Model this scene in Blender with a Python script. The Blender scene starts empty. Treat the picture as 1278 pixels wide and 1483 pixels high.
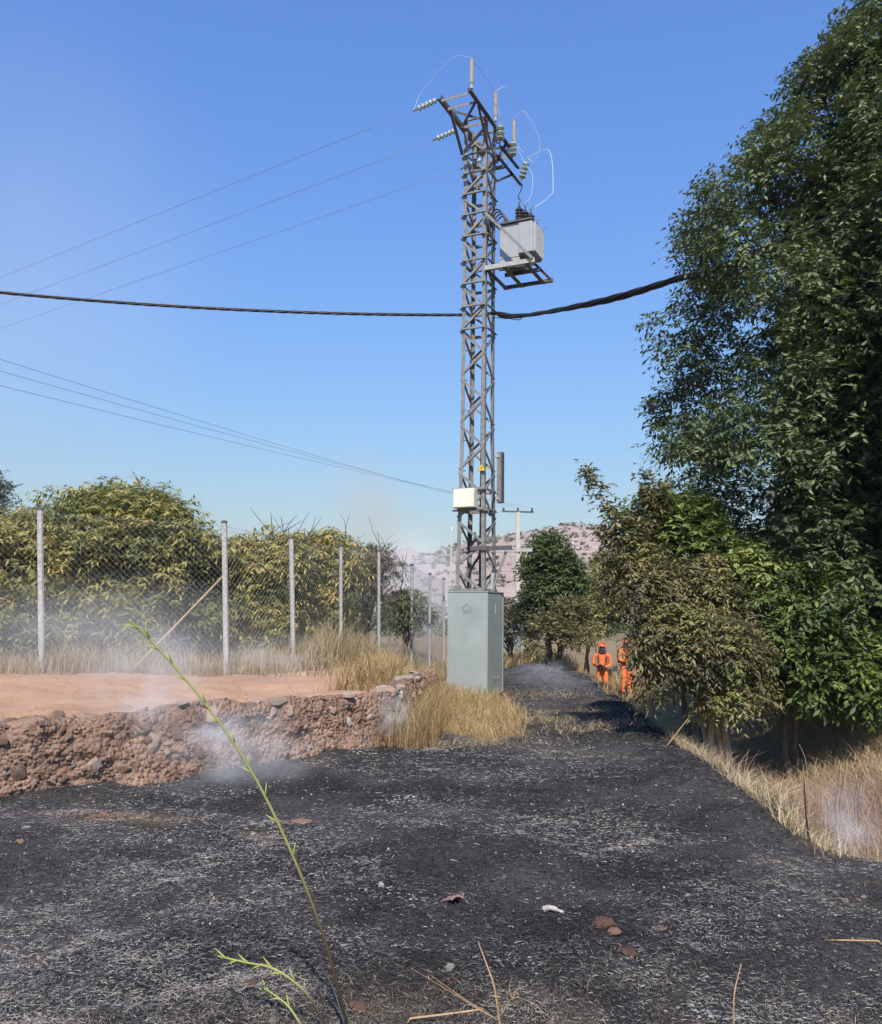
import bpy, bmesh, math, random
import numpy as np
from mathutils import Vector, Matrix

# ------------------------------------------------------------------ camera, sky, sun
S = bpy.context.scene
COL = S.collection
R = math.radians
FPX, CX, CY = 1230.0, 639.0, 741.5
CAMZ = 1.6
cam_d = bpy.data.cameras.new('camera')
cam_d.sensor_fit = 'HORIZONTAL'; cam_d.sensor_width = 36.0
cam_d.lens = 36.0 * FPX / 1278.0
cam_d.clip_start = 0.05; cam_d.clip_end = 6000
cam = bpy.data.objects.new('camera', cam_d); COL.objects.link(cam)
CM = Matrix.Translation((0, 0, CAMZ)) @ Matrix.Rotation(R(90 + 6.88), 4, 'X') @ Matrix.Rotation(R(0.8), 4, 'Z')
cam.matrix_world = CM
S.camera = cam

SUN_DIR = Vector((-0.03, -0.68, 0.73)).normalized()
SUN_EL = math.asin(SUN_DIR.z); SUN_AZ = math.atan2(SUN_DIR.x, SUN_DIR.y)
W = bpy.data.worlds.new('World'); S.world = W; W.use_nodes = True
nt = W.node_tree; nt.nodes.clear()
sky = nt.nodes.new('ShaderNodeTexSky'); sky.sky_type = 'NISHITA'; sky.sun_disc = False
sky.sun_elevation = SUN_EL; sky.sun_rotation = SUN_AZ
sky.altitude = 100; sky.air_density = 3.0; sky.dust_density = 0.0; sky.ozone_density = 5.0
bg = nt.nodes.new('ShaderNodeBackground'); bg.inputs['Strength'].default_value = 0.13
out = nt.nodes.new('ShaderNodeOutputWorld')
grade = nt.nodes.new('ShaderNodeMix'); grade.data_type = 'RGBA'; grade.blend_type = 'MULTIPLY'; grade.inputs[0].default_value = 1.0
grade.inputs[7].default_value = (0.265, 0.43, 0.88, 1)      # clear, deep blue summer sky
nt.links.new(sky.outputs[0], grade.inputs[6]); nt.links.new(grade.outputs[2], bg.inputs[0]); nt.links.new(bg.outputs[0], out.inputs[0])
sun_d = bpy.data.lights.new('sun', 'SUN'); sun_d.energy = 3.8; sun_d.angle = R(0.53); sun_d.color = (1.0, 0.93, 0.82)
sun = bpy.data.objects.new('sun', sun_d); COL.objects.link(sun)
sun.rotation_euler = SUN_DIR.to_track_quat('Z', 'Y').to_euler()
S.view_settings.view_transform = 'Standard'; S.view_settings.look = 'None'
S.view_settings.exposure = 0.7; S.view_settings.gamma = 1.0; S.view_settings.use_curve_mapping = False
S.cycles.use_denoising = True
S.cycles.max_bounces = 6; S.cycles.diffuse_bounces = 3; S.cycles.glossy_bounces = 2
S.cycles.transmission_bounces = 4; S.cycles.transparent_max_bounces = 8; S.cycles.volume_bounces = 2
S.cycles.volume_step_rate = 2.0; S.cycles.volume_max_steps = 96

# ------------------------------------------------------------------ helpers
RNG = np.random.default_rng(11)
random.seed(5)
C3 = np.array(CM.to_3x3())

def ray(px, py):
    v = C3 @ np.array([(px - CX) / FPX, (CY - py) / FPX, -1.0])
    return v
def P(px, py, Y):
    v = ray(px, py); return Vector((v[0] / v[1] * Y, Y, CAMZ + v[2] / v[1] * Y))
def PX(px, Y, py=900):
    return P(px, py, Y).x

def hash2(ix, iy, s):
    n = (ix.astype(np.int64) * 374761393 + iy.astype(np.int64) * 668265263 + s * 1274126177) & 0xffffffff
    n = ((n ^ (n >> 13)) * 1274126177) & 0xffffffff
    return ((n ^ (n >> 16)) & 0xffff) / 65535.0
def vn(x, y, s=0):
    x = np.asarray(x, float); y = np.asarray(y, float)
    ix = np.floor(x); iy = np.floor(y); fx = x - ix; fy = y - iy
    fx = fx * fx * (3 - 2 * fx); fy = fy * fy * (3 - 2 * fy)
    a = hash2(ix, iy, s); b = hash2(ix + 1, iy, s); c = hash2(ix, iy + 1, s); d = hash2(ix + 1, iy + 1, s)
    return (a * (1 - fx) + b * fx) * (1 - fy) + (c * (1 - fx) + d * fx) * fy
def fbm(x, y, s=0, o=4):
    t = 0; a = 0.5
    for k in range(o):
        t = t + a * vn(x * 2 ** k, y * 2 ** k, s + k); a *= 0.5
    return t / (1 - 0.5 ** o)
def sst(a, b, x):
    t = np.clip((np.asarray(x, float) - a) / (b - a), 0, 1); return t * t * (3 - 2 * t)

# terrain -----------------------------------------------------------
WALL = np.array([(-30.0, -6.0), (-9.0, 3.6), (-5.6, 6.05), (-3.85, 7.35), (-2.5, 8.55), (-1.6, 9.75), (-0.7, 10.7), (-0.35, 12.4), (-0.15, 15.0), (0.1, 24.0), (2.0, 60.0), (40, 400.0)])
def wall_sd(x, y):
    x = np.asarray(x, float); y = np.asarray(y, float)
    best = np.full(x.shape, 1e9); sg = np.ones(x.shape)
    for (ax, ay), (bx, by) in zip(WALL[:-1], WALL[1:]):
        dx, dy = bx - ax, by - ay
        t = np.clip(((x - ax) * dx + (y - ay) * dy) / (dx * dx + dy * dy), 0, 1)
        ex, ey = x - (ax + t * dx), y - (ay + t * dy)
        d = np.hypot(ex, ey); s = np.sign(dx * ey - dy * ex)
        m = d < best - 1e-9
        best = np.where(m, d, best); sg = np.where(m, s, sg)
    return best * sg          # positive on the terrace
def edge_x(y):
    return np.interp(y, [0, 6, 8, 12, 16, 22, 30, 60, 400], [2.5, 2.55, 2.72, 3.05, 3.4, 4.0, 4.4, 6.5, 40])
def H(x, y):
    x = np.asarray(x, float); y = np.asarray(y, float)
    sd = wall_sd(x, y)
    hgt = 0.63 - 0.25 * sst(14, 26, y) - 0.3 * sst(28, 60, y)
    wid = 0.22 + 1.2 * sst(12, 17, y)
    z = hgt * sst(0.0, 1.0, sd / wid) + 0.12 * sst(0.3, 5, sd) * (1 - sst(20, 40, y))
    t = x - edge_x(y)
    dit = sst(5.6, 7.0, y - 0.25 * np.clip(x - 3, 0, 2)) * (1 - sst(40, 60, y))
    dep = sst(0.0, 0.85, t) - (0.95 - .25 * sst(14, 22, y)) * sst(1.4, 2.9, t)
    z = z - (0.62 + 0.38 * sst(13, 21, y)) * dep * dit
    z = z + 0.10 * np.exp(-((t + 0.35) / 0.5) ** 2) * dit * (1 - sst(14, 18, y))
    z = z + 0.34 * np.exp(-((x - 2.35) / 0.9) ** 2 - ((y - 21.5) / 2.0) ** 2)
    low = 1 - sst(0, .3, sd)
    z = z + (fbm(x * 0.9, y * 0.9, 3) - 0.5) * 0.16 + (fbm(x * 4, y * 4, 9, 3) - 0.5) * 0.06 + (vn(x * 8.5, y * 8.5, 12) - 0.5) * 0.022
    z = z + 0.05 * low * (vn(x * 1.7, y * 1.7, 21) ** 3)
    far = sst(60, 300, np.hypot(x, y))
    return z * (1 - far)
def h1(x, y):
    return float(H(np.array([x]), np.array([y]))[0])
def ground_hit(px, py):
    v = ray(px, py)
    for Y in np.arange(2.5, 40, 0.02):
        x = v[0] / v[1] * Y; z = CAMZ + v[2] / v[1] * Y
        if z <= h1(x, Y): return Vector((x, Y, h1(x, Y)))
    return Vector((v[0] / v[1] * 40, 40, 0))

# objects -----------------------------------------------------------
def tag(o, label=None, cat=None, group=None, kind=None):
    if label: o['label'] = label
    if cat: o['category'] = cat
    if group: o['group'] = group
    if kind: o['kind'] = kind
    return o
def empty(name, loc, label=None, cat=None, group=None, rz=0):
    o = bpy.data.objects.new(name, None); COL.objects.link(o)
    o.location = loc; o.rotation_euler = (0, 0, rz); o.empty_display_size = 0.2
    return tag(o, label, cat, group)
def link(name, me, parent=None, loc=None):
    o = bpy.data.objects.new(name, me); COL.objects.link(o)
    if parent is not None:
        o.parent = parent
    if loc is not None: o.location = loc
    return o

class MB:
    """collects simple solids into one mesh"""
    def __init__(s): s.v = []; s.f = []; s.m = []; s.mi = 0
    def add(s, vs, fs):
        n = len(s.v); s.v += [tuple(v) for v in vs]; s.f += [tuple(i + n for i in f) for f in fs]; s.m += [s.mi] * len(fs); return s
    def box(s, c, e1, e2, e3):
        c = Vector(c); e1, e2, e3 = Vector(e1) / 2, Vector(e2) / 2, Vector(e3) / 2
        vs = [c + a * e1 + b * e2 + d * e3 for a in (-1, 1) for b in (-1, 1) for d in (-1, 1)]
        fs = [(0, 1, 3, 2), (4, 6, 7, 5), (0, 4, 5, 1), (2, 3, 7, 6), (0, 2, 6, 4), (1, 5, 7, 3)]
        return s.add(vs, fs)
    def bar(s, p, q, a, b, hint=(0, 0, 1)):
        p, q = Vector(p), Vector(q); d = (q - p).normalized(); u = d.cross(Vector(hint))
        if u.length < 1e-4: u = d.cross(Vector((1, 0, 0)))
        u.normalize(); w = u.cross(d).normalized()
        return s.box((p + q) / 2, q - p, u * a, w * b)
    def angle(s, p, q, size, th, hint=(0, 0, 1), hint2=None):
        p, q = Vector(p), Vector(q); d = (q - p).normalized(); u = Vector(hint) - d * Vector(hint).dot(d)
        u.normalize(); w = d.cross(u).normalized()
        if hint2 is not None and w.dot(Vector(hint2)) < 0: w = -w
        prof = [(0, 0), (size, 0), (size, th), (th, th), (th, size), (0, size)]
        vs = [p + u * a + w * b for a, b in prof] + [q + u * a + w * b for a, b in prof]
        fs = [(i, (i + 1) % 6, 6 + (i + 1) % 6, 6 + i) for i in range(6)] + [(0, 5, 4, 3, 2, 1), (6, 7, 8, 9, 10, 11)]
        return s.add(vs, fs)
    def tube(s, pts, rad, n=6, cap=True):
        pts = [Vector(p) for p in pts]
        if not hasattr(rad, '__len__'): rad = [rad] * len(pts)
        vs = []; fs = []; prev = None
        for i, p in enumerate(pts):
            d = (pts[min(i + 1, len(pts) - 1)] - pts[max(i - 1, 0)])
            if d.length < 1e-9: d = Vector((0, 0, 1))
            d.normalize()
            if prev is None:
                u = d.cross(Vector((0, 0, 1)))
                if u.length < 0.1: u = d.cross(Vector((1, 0, 0)))
            else:
                u = prev - d * prev.dot(d)
            u.normalize(); prev = u; w = d.cross(u)
            for k in range(n):
                a = 2 * math.pi * k / n
                vs.append(p + (u * math.cos(a) + w * math.sin(a)) * rad[i])
        for i in range(len(pts) - 1):
            for k in range(n):
                fs.append((i * n + k, i * n + (k + 1) % n, (i + 1) * n + (k + 1) % n, (i + 1) * n + k))
        if cap:
            fs.append(tuple(range(n))[::-1]); fs.append(tuple((len(pts) - 1) * n + k for k in range(n)))
        return s.add(vs, fs)
    def lathe(s, base, axis, prof, n=12):
        """prof: list of (distance along axis, radius)"""
        base = Vector(base); d = Vector(axis).normalized(); u = d.cross(Vector((0, 0, 1)))
        if u.length < 0.1: u = d.cross(Vector((1, 0, 0)))
        u.normalize(); w = d.cross(u); vs = []; fs = []
        for t, r in prof:
            for k in range(n):
                a = 2 * math.pi * k / n; vs.append(base + d * t + (u * math.cos(a) + w * math.sin(a)) * max(r, 1e-4))
        for i in range(len(prof) - 1):
            for k in range(n):
                fs.append((i * n + k, i * n + (k + 1) % n, (i + 1) * n + (k + 1) % n, (i + 1) * n + k))
        fs.append(tuple(range(n))[::-1]); fs.append(tuple((len(prof) - 1) * n + k for k in range(n)))
        return s.add(vs, fs)
    def build(s, name, mat, parent=None, smooth=False, origin=None):
        o0 = Vector(origin) if origin is not None else Vector((0, 0, 0))
        me = bpy.data.meshes.new(name)
        me.from_pydata([tuple(Vector(v) - o0) for v in s.v], [], s.f)
        for m in (mat if isinstance(mat, (list, tuple)) else [mat]): me.materials.append(m)
        if len(me.materials) > 1: me.polygons.foreach_set('material_index', s.m)
        if smooth: me.polygons.foreach_set('use_smooth', [True] * len(me.polygons))
        bm = bmesh.new(); bm.from_mesh(me); bmesh.ops.recalc_face_normals(bm, faces=bm.faces); bm.to_mesh(me); bm.free()
        me.update()
        o = link(name, me, parent)
        if origin is not None: o.location = o0
        if parent is not None and origin is None:
            o.matrix_parent_inverse = parent.matrix_basis.inverted()
        return o

def np_mesh(name, V, F, mat, tint=None, smooth=False, extra=None):
    """V (n,3), F (m,3) or (m,4) numpy"""
    me = bpy.data.meshes.new(name); k = F.shape[1]
    me.vertices.add(len(V)); me.vertices.foreach_set('co', np.ascontiguousarray(V, dtype=np.float32).ravel())
    me.loops.add(F.size); me.loops.foreach_set('vertex_index', np.ascontiguousarray(F, dtype=np.int32).ravel())
    me.polygons.add(len(F)); me.polygons.foreach_set('loop_start', np.arange(0, F.size, k, dtype=np.int32))
    try: me.polygons.foreach_set('loop_total', np.full(len(F), k, dtype=np.int32))
    except Exception: pass
    if smooth: me.polygons.foreach_set('use_smooth', np.ones(len(F), dtype=bool))
    if tint is not None:
        a = me.attributes.new('tint', 'FLOAT', 'POINT'); a.data.foreach_set('value', np.ascontiguousarray(tint, dtype=np.float32))
    for nm, arr in (extra or {}).items():
        a = me.attributes.new(nm, 'FLOAT', 'POINT'); a.data.foreach_set('value', np.ascontiguousarray(arr, dtype=np.float32))
    me.materials.append(mat); me.update(calc_edges=True); me.validate()
    return me

# ------------------------------------------------------------------ materials
def new_mat(name):
    m = bpy.data.materials.new(name); m.use_nodes = True
    n = m.node_tree; b = n.nodes['Principled BSDF']; return m, n, b
def N(n, t, **kw):
    x = n.nodes.new(t)
    for k, v in kw.items(): setattr(x, k, v)
    return x
def ramp(n, src, stops, interp='LINEAR'):
    r = N(n, 'ShaderNodeValToRGB'); r.color_ramp.interpolation = interp
    e = r.color_ramp.elements
    while len(e) < len(stops): e.new(0.5)
    for i, (p, c) in enumerate(stops):
        e[i].position = p; e[i].color = (c[0], c[1], c[2], 1) if hasattr(c, '__len__') else (c, c, c, 1)
    n.links.new(src, r.inputs[0]); return r.outputs[0]
def noise(n, scale, detail=4, rough=0.55, coord='Object', vec=None, typ=None):
    if vec is None:
        tc = N(n, 'ShaderNodeTexCoord'); vec = tc.outputs[coord]
    x = N(n, 'ShaderNodeTexNoise'); x.inputs['Scale'].default_value = scale; x.inputs['Detail'].default_value = detail
    x.inputs['Roughness'].default_value = rough; n.links.new(vec, x.inputs['Vector']); return x.outputs[0]
def mix(n, fac, a, b, blend='MIX'):
    x = N(n, 'ShaderNodeMix', data_type='RGBA', blend_type=blend)
    for s, v in ((x.inputs[0], fac), (x.inputs[6], a), (x.inputs[7], b)):
        if hasattr(v, 'is_linked') or isinstance(v, bpy.types.NodeSocket): n.links.new(v, s)
        elif hasattr(v, '__len__'): s.default_value = (v[0], v[1], v[2], 1)
        else: s.default_value = v
    return x.outputs[2]
def bump(n, b, h, strength=0.5, dist=0.02):
    x = N(n, 'ShaderNodeBump'); x.inputs['Strength'].default_value = strength; x.inputs['Distance'].default_value = dist
    n.links.new(h, x.inputs['Height']); n.links.new(x.outputs[0], b.inputs['Normal'])
def attr(n, name):
    a = N(n, 'ShaderNodeAttribute'); a.attribute_name = name; return a.outputs['Fac']

def plain(name, col, rough=0.6, metal=0.0, var=0.25, scale=9, bmp=0.0, spec=0.4):
    m, n, b = new_mat(name)
    f = noise(n, scale, 5, 0.6)
    lo = tuple(c * (1 - var) for c in col); hi = tuple(min(1, c * (1 + var)) for c in col)
    n.links.new(ramp(n, f, [(0.3, lo), (0.7, hi)]), b.inputs['Base Color'])
    b.inputs['Roughness'].default_value = rough; b.inputs['Metallic'].default_value = metal
    b.inputs['Specular IOR Level'].default_value = spec
    if bmp: bump(n, b, noise(n, scale * 6, 3), bmp, 0.004)
    return m
def leaf_mat(name, stops, transl=0.25, rough=0.5, spec=0.35):
    m, n, b = new_mat(name)
    c = ramp(n, attr(n, 'tint'), stops)
    n.links.new(c, b.inputs['Base Color']); b.inputs['Roughness'].default_value = rough; b.inputs['Specular IOR Level'].default_value = spec
    if transl > 0:
        t = N(n, 'ShaderNodeBsdfTranslucent'); n.links.new(mix(n, 0.35, c, (0.35, 0.42, 0.05)), t.inputs[0])
        mx = N(n, 'ShaderNodeMixShader'); mx.inputs[0].default_value = transl
        n.links.new(b.outputs[0], mx.inputs[1]); n.links.new(t.outputs[0], mx.inputs[2])
        n.links.new(mx.outputs[0], n.nodes['Material Output'].inputs[0])
    return m

M = {}
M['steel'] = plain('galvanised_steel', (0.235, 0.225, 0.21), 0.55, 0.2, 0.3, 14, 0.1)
M['steel_dark'] = plain('dark_steel', (0.11, 0.10, 0.10), 0.6, 0.2, 0.3, 14)  # darker tone of the same steel
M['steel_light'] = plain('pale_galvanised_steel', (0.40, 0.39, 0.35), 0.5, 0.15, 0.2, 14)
M['box_grey'] = plain('grey_green_paint', (0.30, 0.335, 0.315), 0.5, 0.0, 0.10, 2.5, 0.05)
M['tank'] = plain('transformer_grey_paint', (0.36, 0.37, 0.37), 0.45, 0.1, 0.08, 4)
M['dark'] = plain('black_rubber', (0.022, 0.023, 0.026), 0.5, 0, 0.2, 20)
M['cream'] = plain('cream_plastic', (0.72, 0.70, 0.58), 0.4, 0, 0.04, 5)
M['yellow'] = plain('warning_yellow', (0.75, 0.42, 0.02), 0.45, 0, 0.05, 5)
M['glass_green'] = plain('green_white_glass', (0.42, 0.48, 0.40), 0.12, 0, 0.1, 20, 0, 0.8)
M['brown_porc'] = plain('brown_porcelain', (0.05, 0.032, 0.03), 0.2, 0, 0.2, 10, 0, 0.7)
M['polymer'] = plain('grey_polymer', (0.33, 0.28, 0.24), 0.5, 0, 0.15, 20)
M['wire_white'] = plain('white_insulated_wire', (0.55, 0.60, 0.66), 0.4, 0, 0.03, 5)
M['wire_alu'] = plain('aluminium_conductor', (0.20, 0.24, 0.30), 0.5, 0.3, 0.05, 5)
M['cable'] = plain('black_cable', (0.016, 0.018, 0.024), 0.45, 0, 0.2, 20)
M['pvc'] = plain('pale_conduit', (0.55, 0.54, 0.5), 0.5, 0, 0.06, 6)
M['post'] = plain('grey_fence_post', (0.40, 0.38, 0.36), 0.7, 0.1, 0.3, 25, 0.2)
M['fwire'] = plain('galvanised_wire', (0.27, 0.27, 0.26), 0.6, 0.2, 0.1, 5)
M['concrete'] = plain('pale_concrete', (0.45, 0.42, 0.37), 0.85, 0, 0.12, 3)
M['bark'] = plain('grey_brown_bark', (0.13, 0.095, 0.07), 0.85, 0, 0.4, 12, 0.6)
M['bark_pale'] = plain('pale_dry_bark', (0.36, 0.25, 0.15), 0.8, 0, 0.35, 14, 0.6)
M['twig_dark'] = plain('dark_bare_twigs', (0.085, 0.07, 0.06), 0.85, 0, 0.3, 14)
M['orange'] = plain('orange_coverall', (0.80, 0.19, 0.05), 0.75, 0, 0.18, 9, 0.3)
M['helmet'] = plain('orange_red_helmet', (0.62, 0.13, 0.06), 0.35, 0, 0.06, 5)
M['skin'] = plain('brown_skin', (0.32, 0.17, 0.12), 0.6, 0, 0.1, 8)  # medium brown skin tone
M['black_cloth'] = plain('black_cloth', (0.03, 0.028, 0.035), 0.8, 0, 0.2, 9)
M['maroon'] = plain('maroon_strap', (0.20, 0.045, 0.06), 0.7, 0, 0.15, 9)
M['blue_panel'] = plain('faded_blue_sheet', (0.22, 0.30, 0.36), 0.6, 0.1, 0.15, 4)
M['green_stalk'] = None

# stone of the wall
def stone_mat(name, stops):
    m, n, b = new_mat(name)
    oi = N(n, 'ShaderNodeObjectInfo'); tc = N(n, 'ShaderNodeTexCoord')
    f1 = noise(n, 7, 6, 0.65); f9 = noise(n, 34, 2, 0.5)
    av = N(n, 'ShaderNodeMath', operation='MULTIPLY_ADD'); n.links.new(f9, av.inputs[0]); av.inputs[1].default_value = 1.15; sb_ = N(n, 'ShaderNodeMath', operation='MULTIPLY_ADD'); n.links.new(f1, sb_.inputs[0]); sb_.inputs[1].default_value = 0.7; sb_.inputs[2].default_value = -0.42; n.links.new(sb_.outputs[0], av.inputs[2]); f1 = av.outputs[0]
    ad = N(n, 'ShaderNodeMath', operation='ADD'); n.links.new(f1, ad.inputs[0])
    mu = N(n, 'ShaderNodeMath', operation='MULTIPLY_ADD'); n.links.new(oi.outputs['Random'], mu.inputs[0]); mu.inputs[1].default_value = 0.6; mu.inputs[2].default_value = -0.3
    n.links.new(mu.outputs[0], ad.inputs[1])
    n.links.new(ramp(n, ad.outputs[0], stops), b.inputs['Base Color'])
    b.inputs['Roughness'].default_value = 0.95; b.inputs['Specular IOR Level'].default_value = 0.15
    bump(n, b, noise(n, 28, 6, 0.7), 0.9, 0.03)
    return m
M['stone'] = stone_mat('ochre_brown_stone', [(0.1, (0.14, 0.095, 0.075)), (0.35, (0.30, 0.19, 0.135)), (0.55, (0.43, 0.285, 0.20)), (0.75, (0.50, 0.36, 0.27)), (0.95, (0.55, 0.45, 0.37))])
M['stone_pale'] = stone_mat('pale_limestone', [(0.15, (0.30, 0.23, 0.18)), (0.5, (0.50, 0.40, 0.31)), (0.85, (0.66, 0.58, 0.50))])
M['stone_red'] = stone_mat('red_stone', [(0.1, (0.12, 0.065, 0.05)), (0.35, (0.27, 0.15, 0.105)), (0.6, (0.38, 0.215, 0.15)), (0.9, (0.48, 0.32, 0.24))])
M['stone_white'] = stone_mat('ash_white_stone', [(0.15, (0.40, 0.36, 0.30)), (0.5, (0.62, 0.57, 0.48)), (0.85, (0.75, 0.72, 0.66))])

M['ash_white'] = stone_mat('white_grey_ash', [(0.15, (0.20, 0.19, 0.18)), (0.5, (0.38, 0.37, 0.35)), (0.85, (0.58, 0.56, 0.53))])
def earth_wall_mat():
    m, n, b = new_mat('red_brown_earth')
    f = noise(n, 3.0, 8, 0.65)
    c = ramp(n, f, [(0.28, (0.19, 0.115, 0.082)), (0.48, (0.33, 0.205, 0.145)), (0.62, (0.42, 0.27, 0.19)), (0.8, (0.49, 0.345, 0.255))])
    soot = ramp(n, noise(n, 0.9, 3, 0.5), [(0.5, 0.0), (0.68, 0.55)])
    c = mix(n, soot, c, (0.12, 0.10, 0.095))
    n.links.new(c, b.inputs['Base Color']); b.inputs['Roughness'].default_value = 0.95; b.inputs['Specular IOR Level'].default_value = 0.1
    tc = N(n, 'ShaderNodeTexCoord')
    vo = N(n, 'ShaderNodeTexVoronoi'); vo.inputs['Scale'].default_value = 22; n.links.new(tc.outputs['Object'], vo.inputs['Vector'])
    ad = N(n, 'ShaderNodeMath', operation='SUBTRACT'); n.links.new(noise(n, 14, 8, 0.7), ad.inputs[0]); n.links.new(vo.outputs[0], ad.inputs[1])
    bump(n, b, ad.outputs[0], 1.0, 0.05)
    return m
M['earth'] = earth_wall_mat()

def ground_mat():
    m, n, b = new_mat('burnt_field_ground')
    burn, red, path = attr(n, 'burn'), attr(n, 'red'), attr(n, 'ash')
    # soil with dry litter
    f1 = noise(n, 1.3, 8, 0.6); f2 = noise(n, 16, 6, 0.7); f3 = noise(n, 70, 5, 0.75)
    soil = ramp(n, f2, [(0.3, (0.17, 0.115, 0.07)), (0.55, (0.30, 0.215, 0.125)), (0.75, (0.40, 0.31, 0.19))])
    rs = ramp(n, f1, [(0.3, (0.47, 0.26, 0.15)), (0.5, (0.56, 0.32, 0.19)), (0.7, (0.63, 0.395, 0.25))])
    rs = mix(n, ramp(n, f3, [(0.4, 0.0), (0.75, 0.6)]), rs, (0.66, 0.48, 0.35))
    rs = mix(n, ramp(n, f2, [(0.58, 0.0), (0.75, 0.5)]), rs, (0.26, 0.13, 0.08))
    # burnt: black char, grey ash, white ash flecks, bare brown earth
    bl = ramp(n, f2, [(0.30, (0.012, 0.011, 0.011)), (0.48, (0.030, 0.028, 0.027)), (0.60, (0.07, 0.068, 0.068)), (0.75, (0.16, 0.15, 0.145))])
    bl2 = ramp(n, f3, [(0.35, (0.010, 0.010, 0.011)), (0.52, (0.045, 0.041, 0.038)), (0.64, (0.15, 0.137, 0.125)), (0.8, (0.34, 0.31, 0.28))])
    bc = mix(n, 0.55, bl, bl2)
    big = noise(n, 0.55, 5, 0.6)
    bc = mix(n, ramp(n, big, [(0.46, 0.0), (0.62, 0.6)]), bc, (0.15, 0.13, 0.118))
    spots = noise(n, 1.9, 4, 0.6)
    bc = mix(n, ramp(n, spots, [(0.68, 0.0), (0.76, 0.75)]), bc, (0.21, 0.125, 0.085))
    wh = noise(n, 5.1, 7, 0.72)
    bc = mix(n, ramp(n, wh, [(0.70, 0.0), (0.78, 0.8)]), bc, (0.45, 0.43, 0.41))
    bc = mix(n, path, bc, (0.20, 0.20, 0.205))
    c = mix(n, red, soil, rs); c = mix(n, burn, c, bc)
    n.links.new(c, b.inputs['Base Color']); b.inputs['Roughness'].default_value = 0.95; b.inputs['Specular IOR Level'].default_value = 0.1
    ad = N(n, 'ShaderNodeMath', operation='ADD'); n.links.new(f2, ad.inputs[0]); n.links.new(f3, ad.inputs[1])
    bump(n, b, ad.outputs[0], 0.9, 0.03)
    return m
M['ground'] = ground_mat()

def hill_mat():
    m, n, b = new_mat('dry_hillside')
    f = noise(n, 0.035, 8, 0.6); g = noise(n, 0.35, 6, 0.75)
    c = ramp(n, f, [(0.3, (0.25, 0.185, 0.15)), (0.55, (0.36, 0.275, 0.225)), (0.75, (0.43, 0.35, 0.30))])
    c = mix(n, ramp(n, g, [(0.55, 0.0), (0.66, 0.85)]), c, (0.14, 0.13, 0.085))
    c = mix(n, ramp(n, noise(n, 0.9, 4, 0.7), [(0.60, 0.0), (0.72, 0.7)]), c, (0.42, 0.36, 0.31))
    n.links.new(c, b.inputs['Base Color']); b.inputs['Roughness'].default_value = 0.95; b.inputs['Specular IOR Level'].default_value = 0.1
    return m
M['hill'] = hill_mat()

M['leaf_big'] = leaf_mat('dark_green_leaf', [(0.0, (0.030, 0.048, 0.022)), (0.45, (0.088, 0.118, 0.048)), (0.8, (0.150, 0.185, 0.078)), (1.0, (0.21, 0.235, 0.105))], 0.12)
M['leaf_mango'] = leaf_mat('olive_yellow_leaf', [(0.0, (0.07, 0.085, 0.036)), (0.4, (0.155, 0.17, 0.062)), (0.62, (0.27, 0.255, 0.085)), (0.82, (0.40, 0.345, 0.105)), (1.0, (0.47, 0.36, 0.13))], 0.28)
M['leaf_scorch'] = leaf_mat('scorched_olive_leaf', [(0.0, (0.06, 0.058, 0.035)), (0.35, (0.135, 0.12, 0.06)), (0.62, (0.235, 0.20, 0.085)), (0.85, (0.34, 0.27, 0.11)), (1.0, (0.17, 0.21, 0.05))], 0.2)
M['leaf_bright'] = leaf_mat('bright_green_leaf', [(0.0, (0.048, 0.072, 0.022)), (0.5, (0.115, 0.162, 0.042)), (0.85, (0.205, 0.255, 0.065)), (1.0, (0.29, 0.30, 0.09))], 0.22)
M['leaf_mid'] = leaf_mat('mid_green_leaf', [(0.0, (0.035, 0.055, 0.024)), (0.5, (0.075, 0.115, 0.04)), (0.85, (0.13, 0.17, 0.05)), (1.0, (0.22, 0.22, 0.07))], 0.22)
M['leaf_grey'] = leaf_mat('grey_green_leaf', [(0.0, (0.06, 0.075, 0.055)), (1.0, (0.15, 0.17, 0.12))], 0.15)
M['leaf_dry'] = leaf_mat('dry_shrub_leaf', [(0.0, (0.07, 0.065, 0.045)), (0.6, (0.17, 0.15, 0.09)), (1.0, (0.27, 0.23, 0.12))], 0.15)
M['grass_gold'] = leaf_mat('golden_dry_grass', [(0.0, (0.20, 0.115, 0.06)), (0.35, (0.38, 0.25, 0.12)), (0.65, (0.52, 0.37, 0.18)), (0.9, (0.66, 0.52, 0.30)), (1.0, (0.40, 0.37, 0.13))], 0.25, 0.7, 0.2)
M['grass_pale'] = leaf_mat('straw_grass', [(0.0, (0.24, 0.17, 0.10)), (0.5, (0.44, 0.34, 0.20)), (1.0, (0.62, 0.52, 0.34))], 0.25, 0.7, 0.2)
M['grass_pink'] = leaf_mat('reddish_dry_weeds', [(0.0, (0.20, 0.10, 0.075)), (0.45, (0.38, 0.23, 0.165)), (0.8, (0.50, 0.36, 0.24)), (1.0, (0.58, 0.46, 0.30))], 0.2, 0.7, 0.2)
M['char'] = leaf_mat('charred_straw', [(0.0, (0.011, 0.0098, 0.0088)), (0.45, (0.040, 0.036, 0.033)), (0.7, (0.125, 0.112, 0.10)), (0.88, (0.27, 0.245, 0.215)), (1.0, (0.40, 0.35, 0.29))], 0.0, 0.8, 0.2)
M['green_stalk'] = leaf_mat('green_weed_stalk', [(0.0, (0.03, 0.025, 0.02)), (0.18, (0.10, 0.07, 0.04)), (0.35, (0.30, 0.28, 0.10)), (1.0, (0.32, 0.36, 0.09))], 0.0, 0.5)
M['dry_stalk'] = plain('dry_brown_stalk', (0.40, 0.26, 0.14), 0.7, 0, 0.3, 20)

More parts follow.
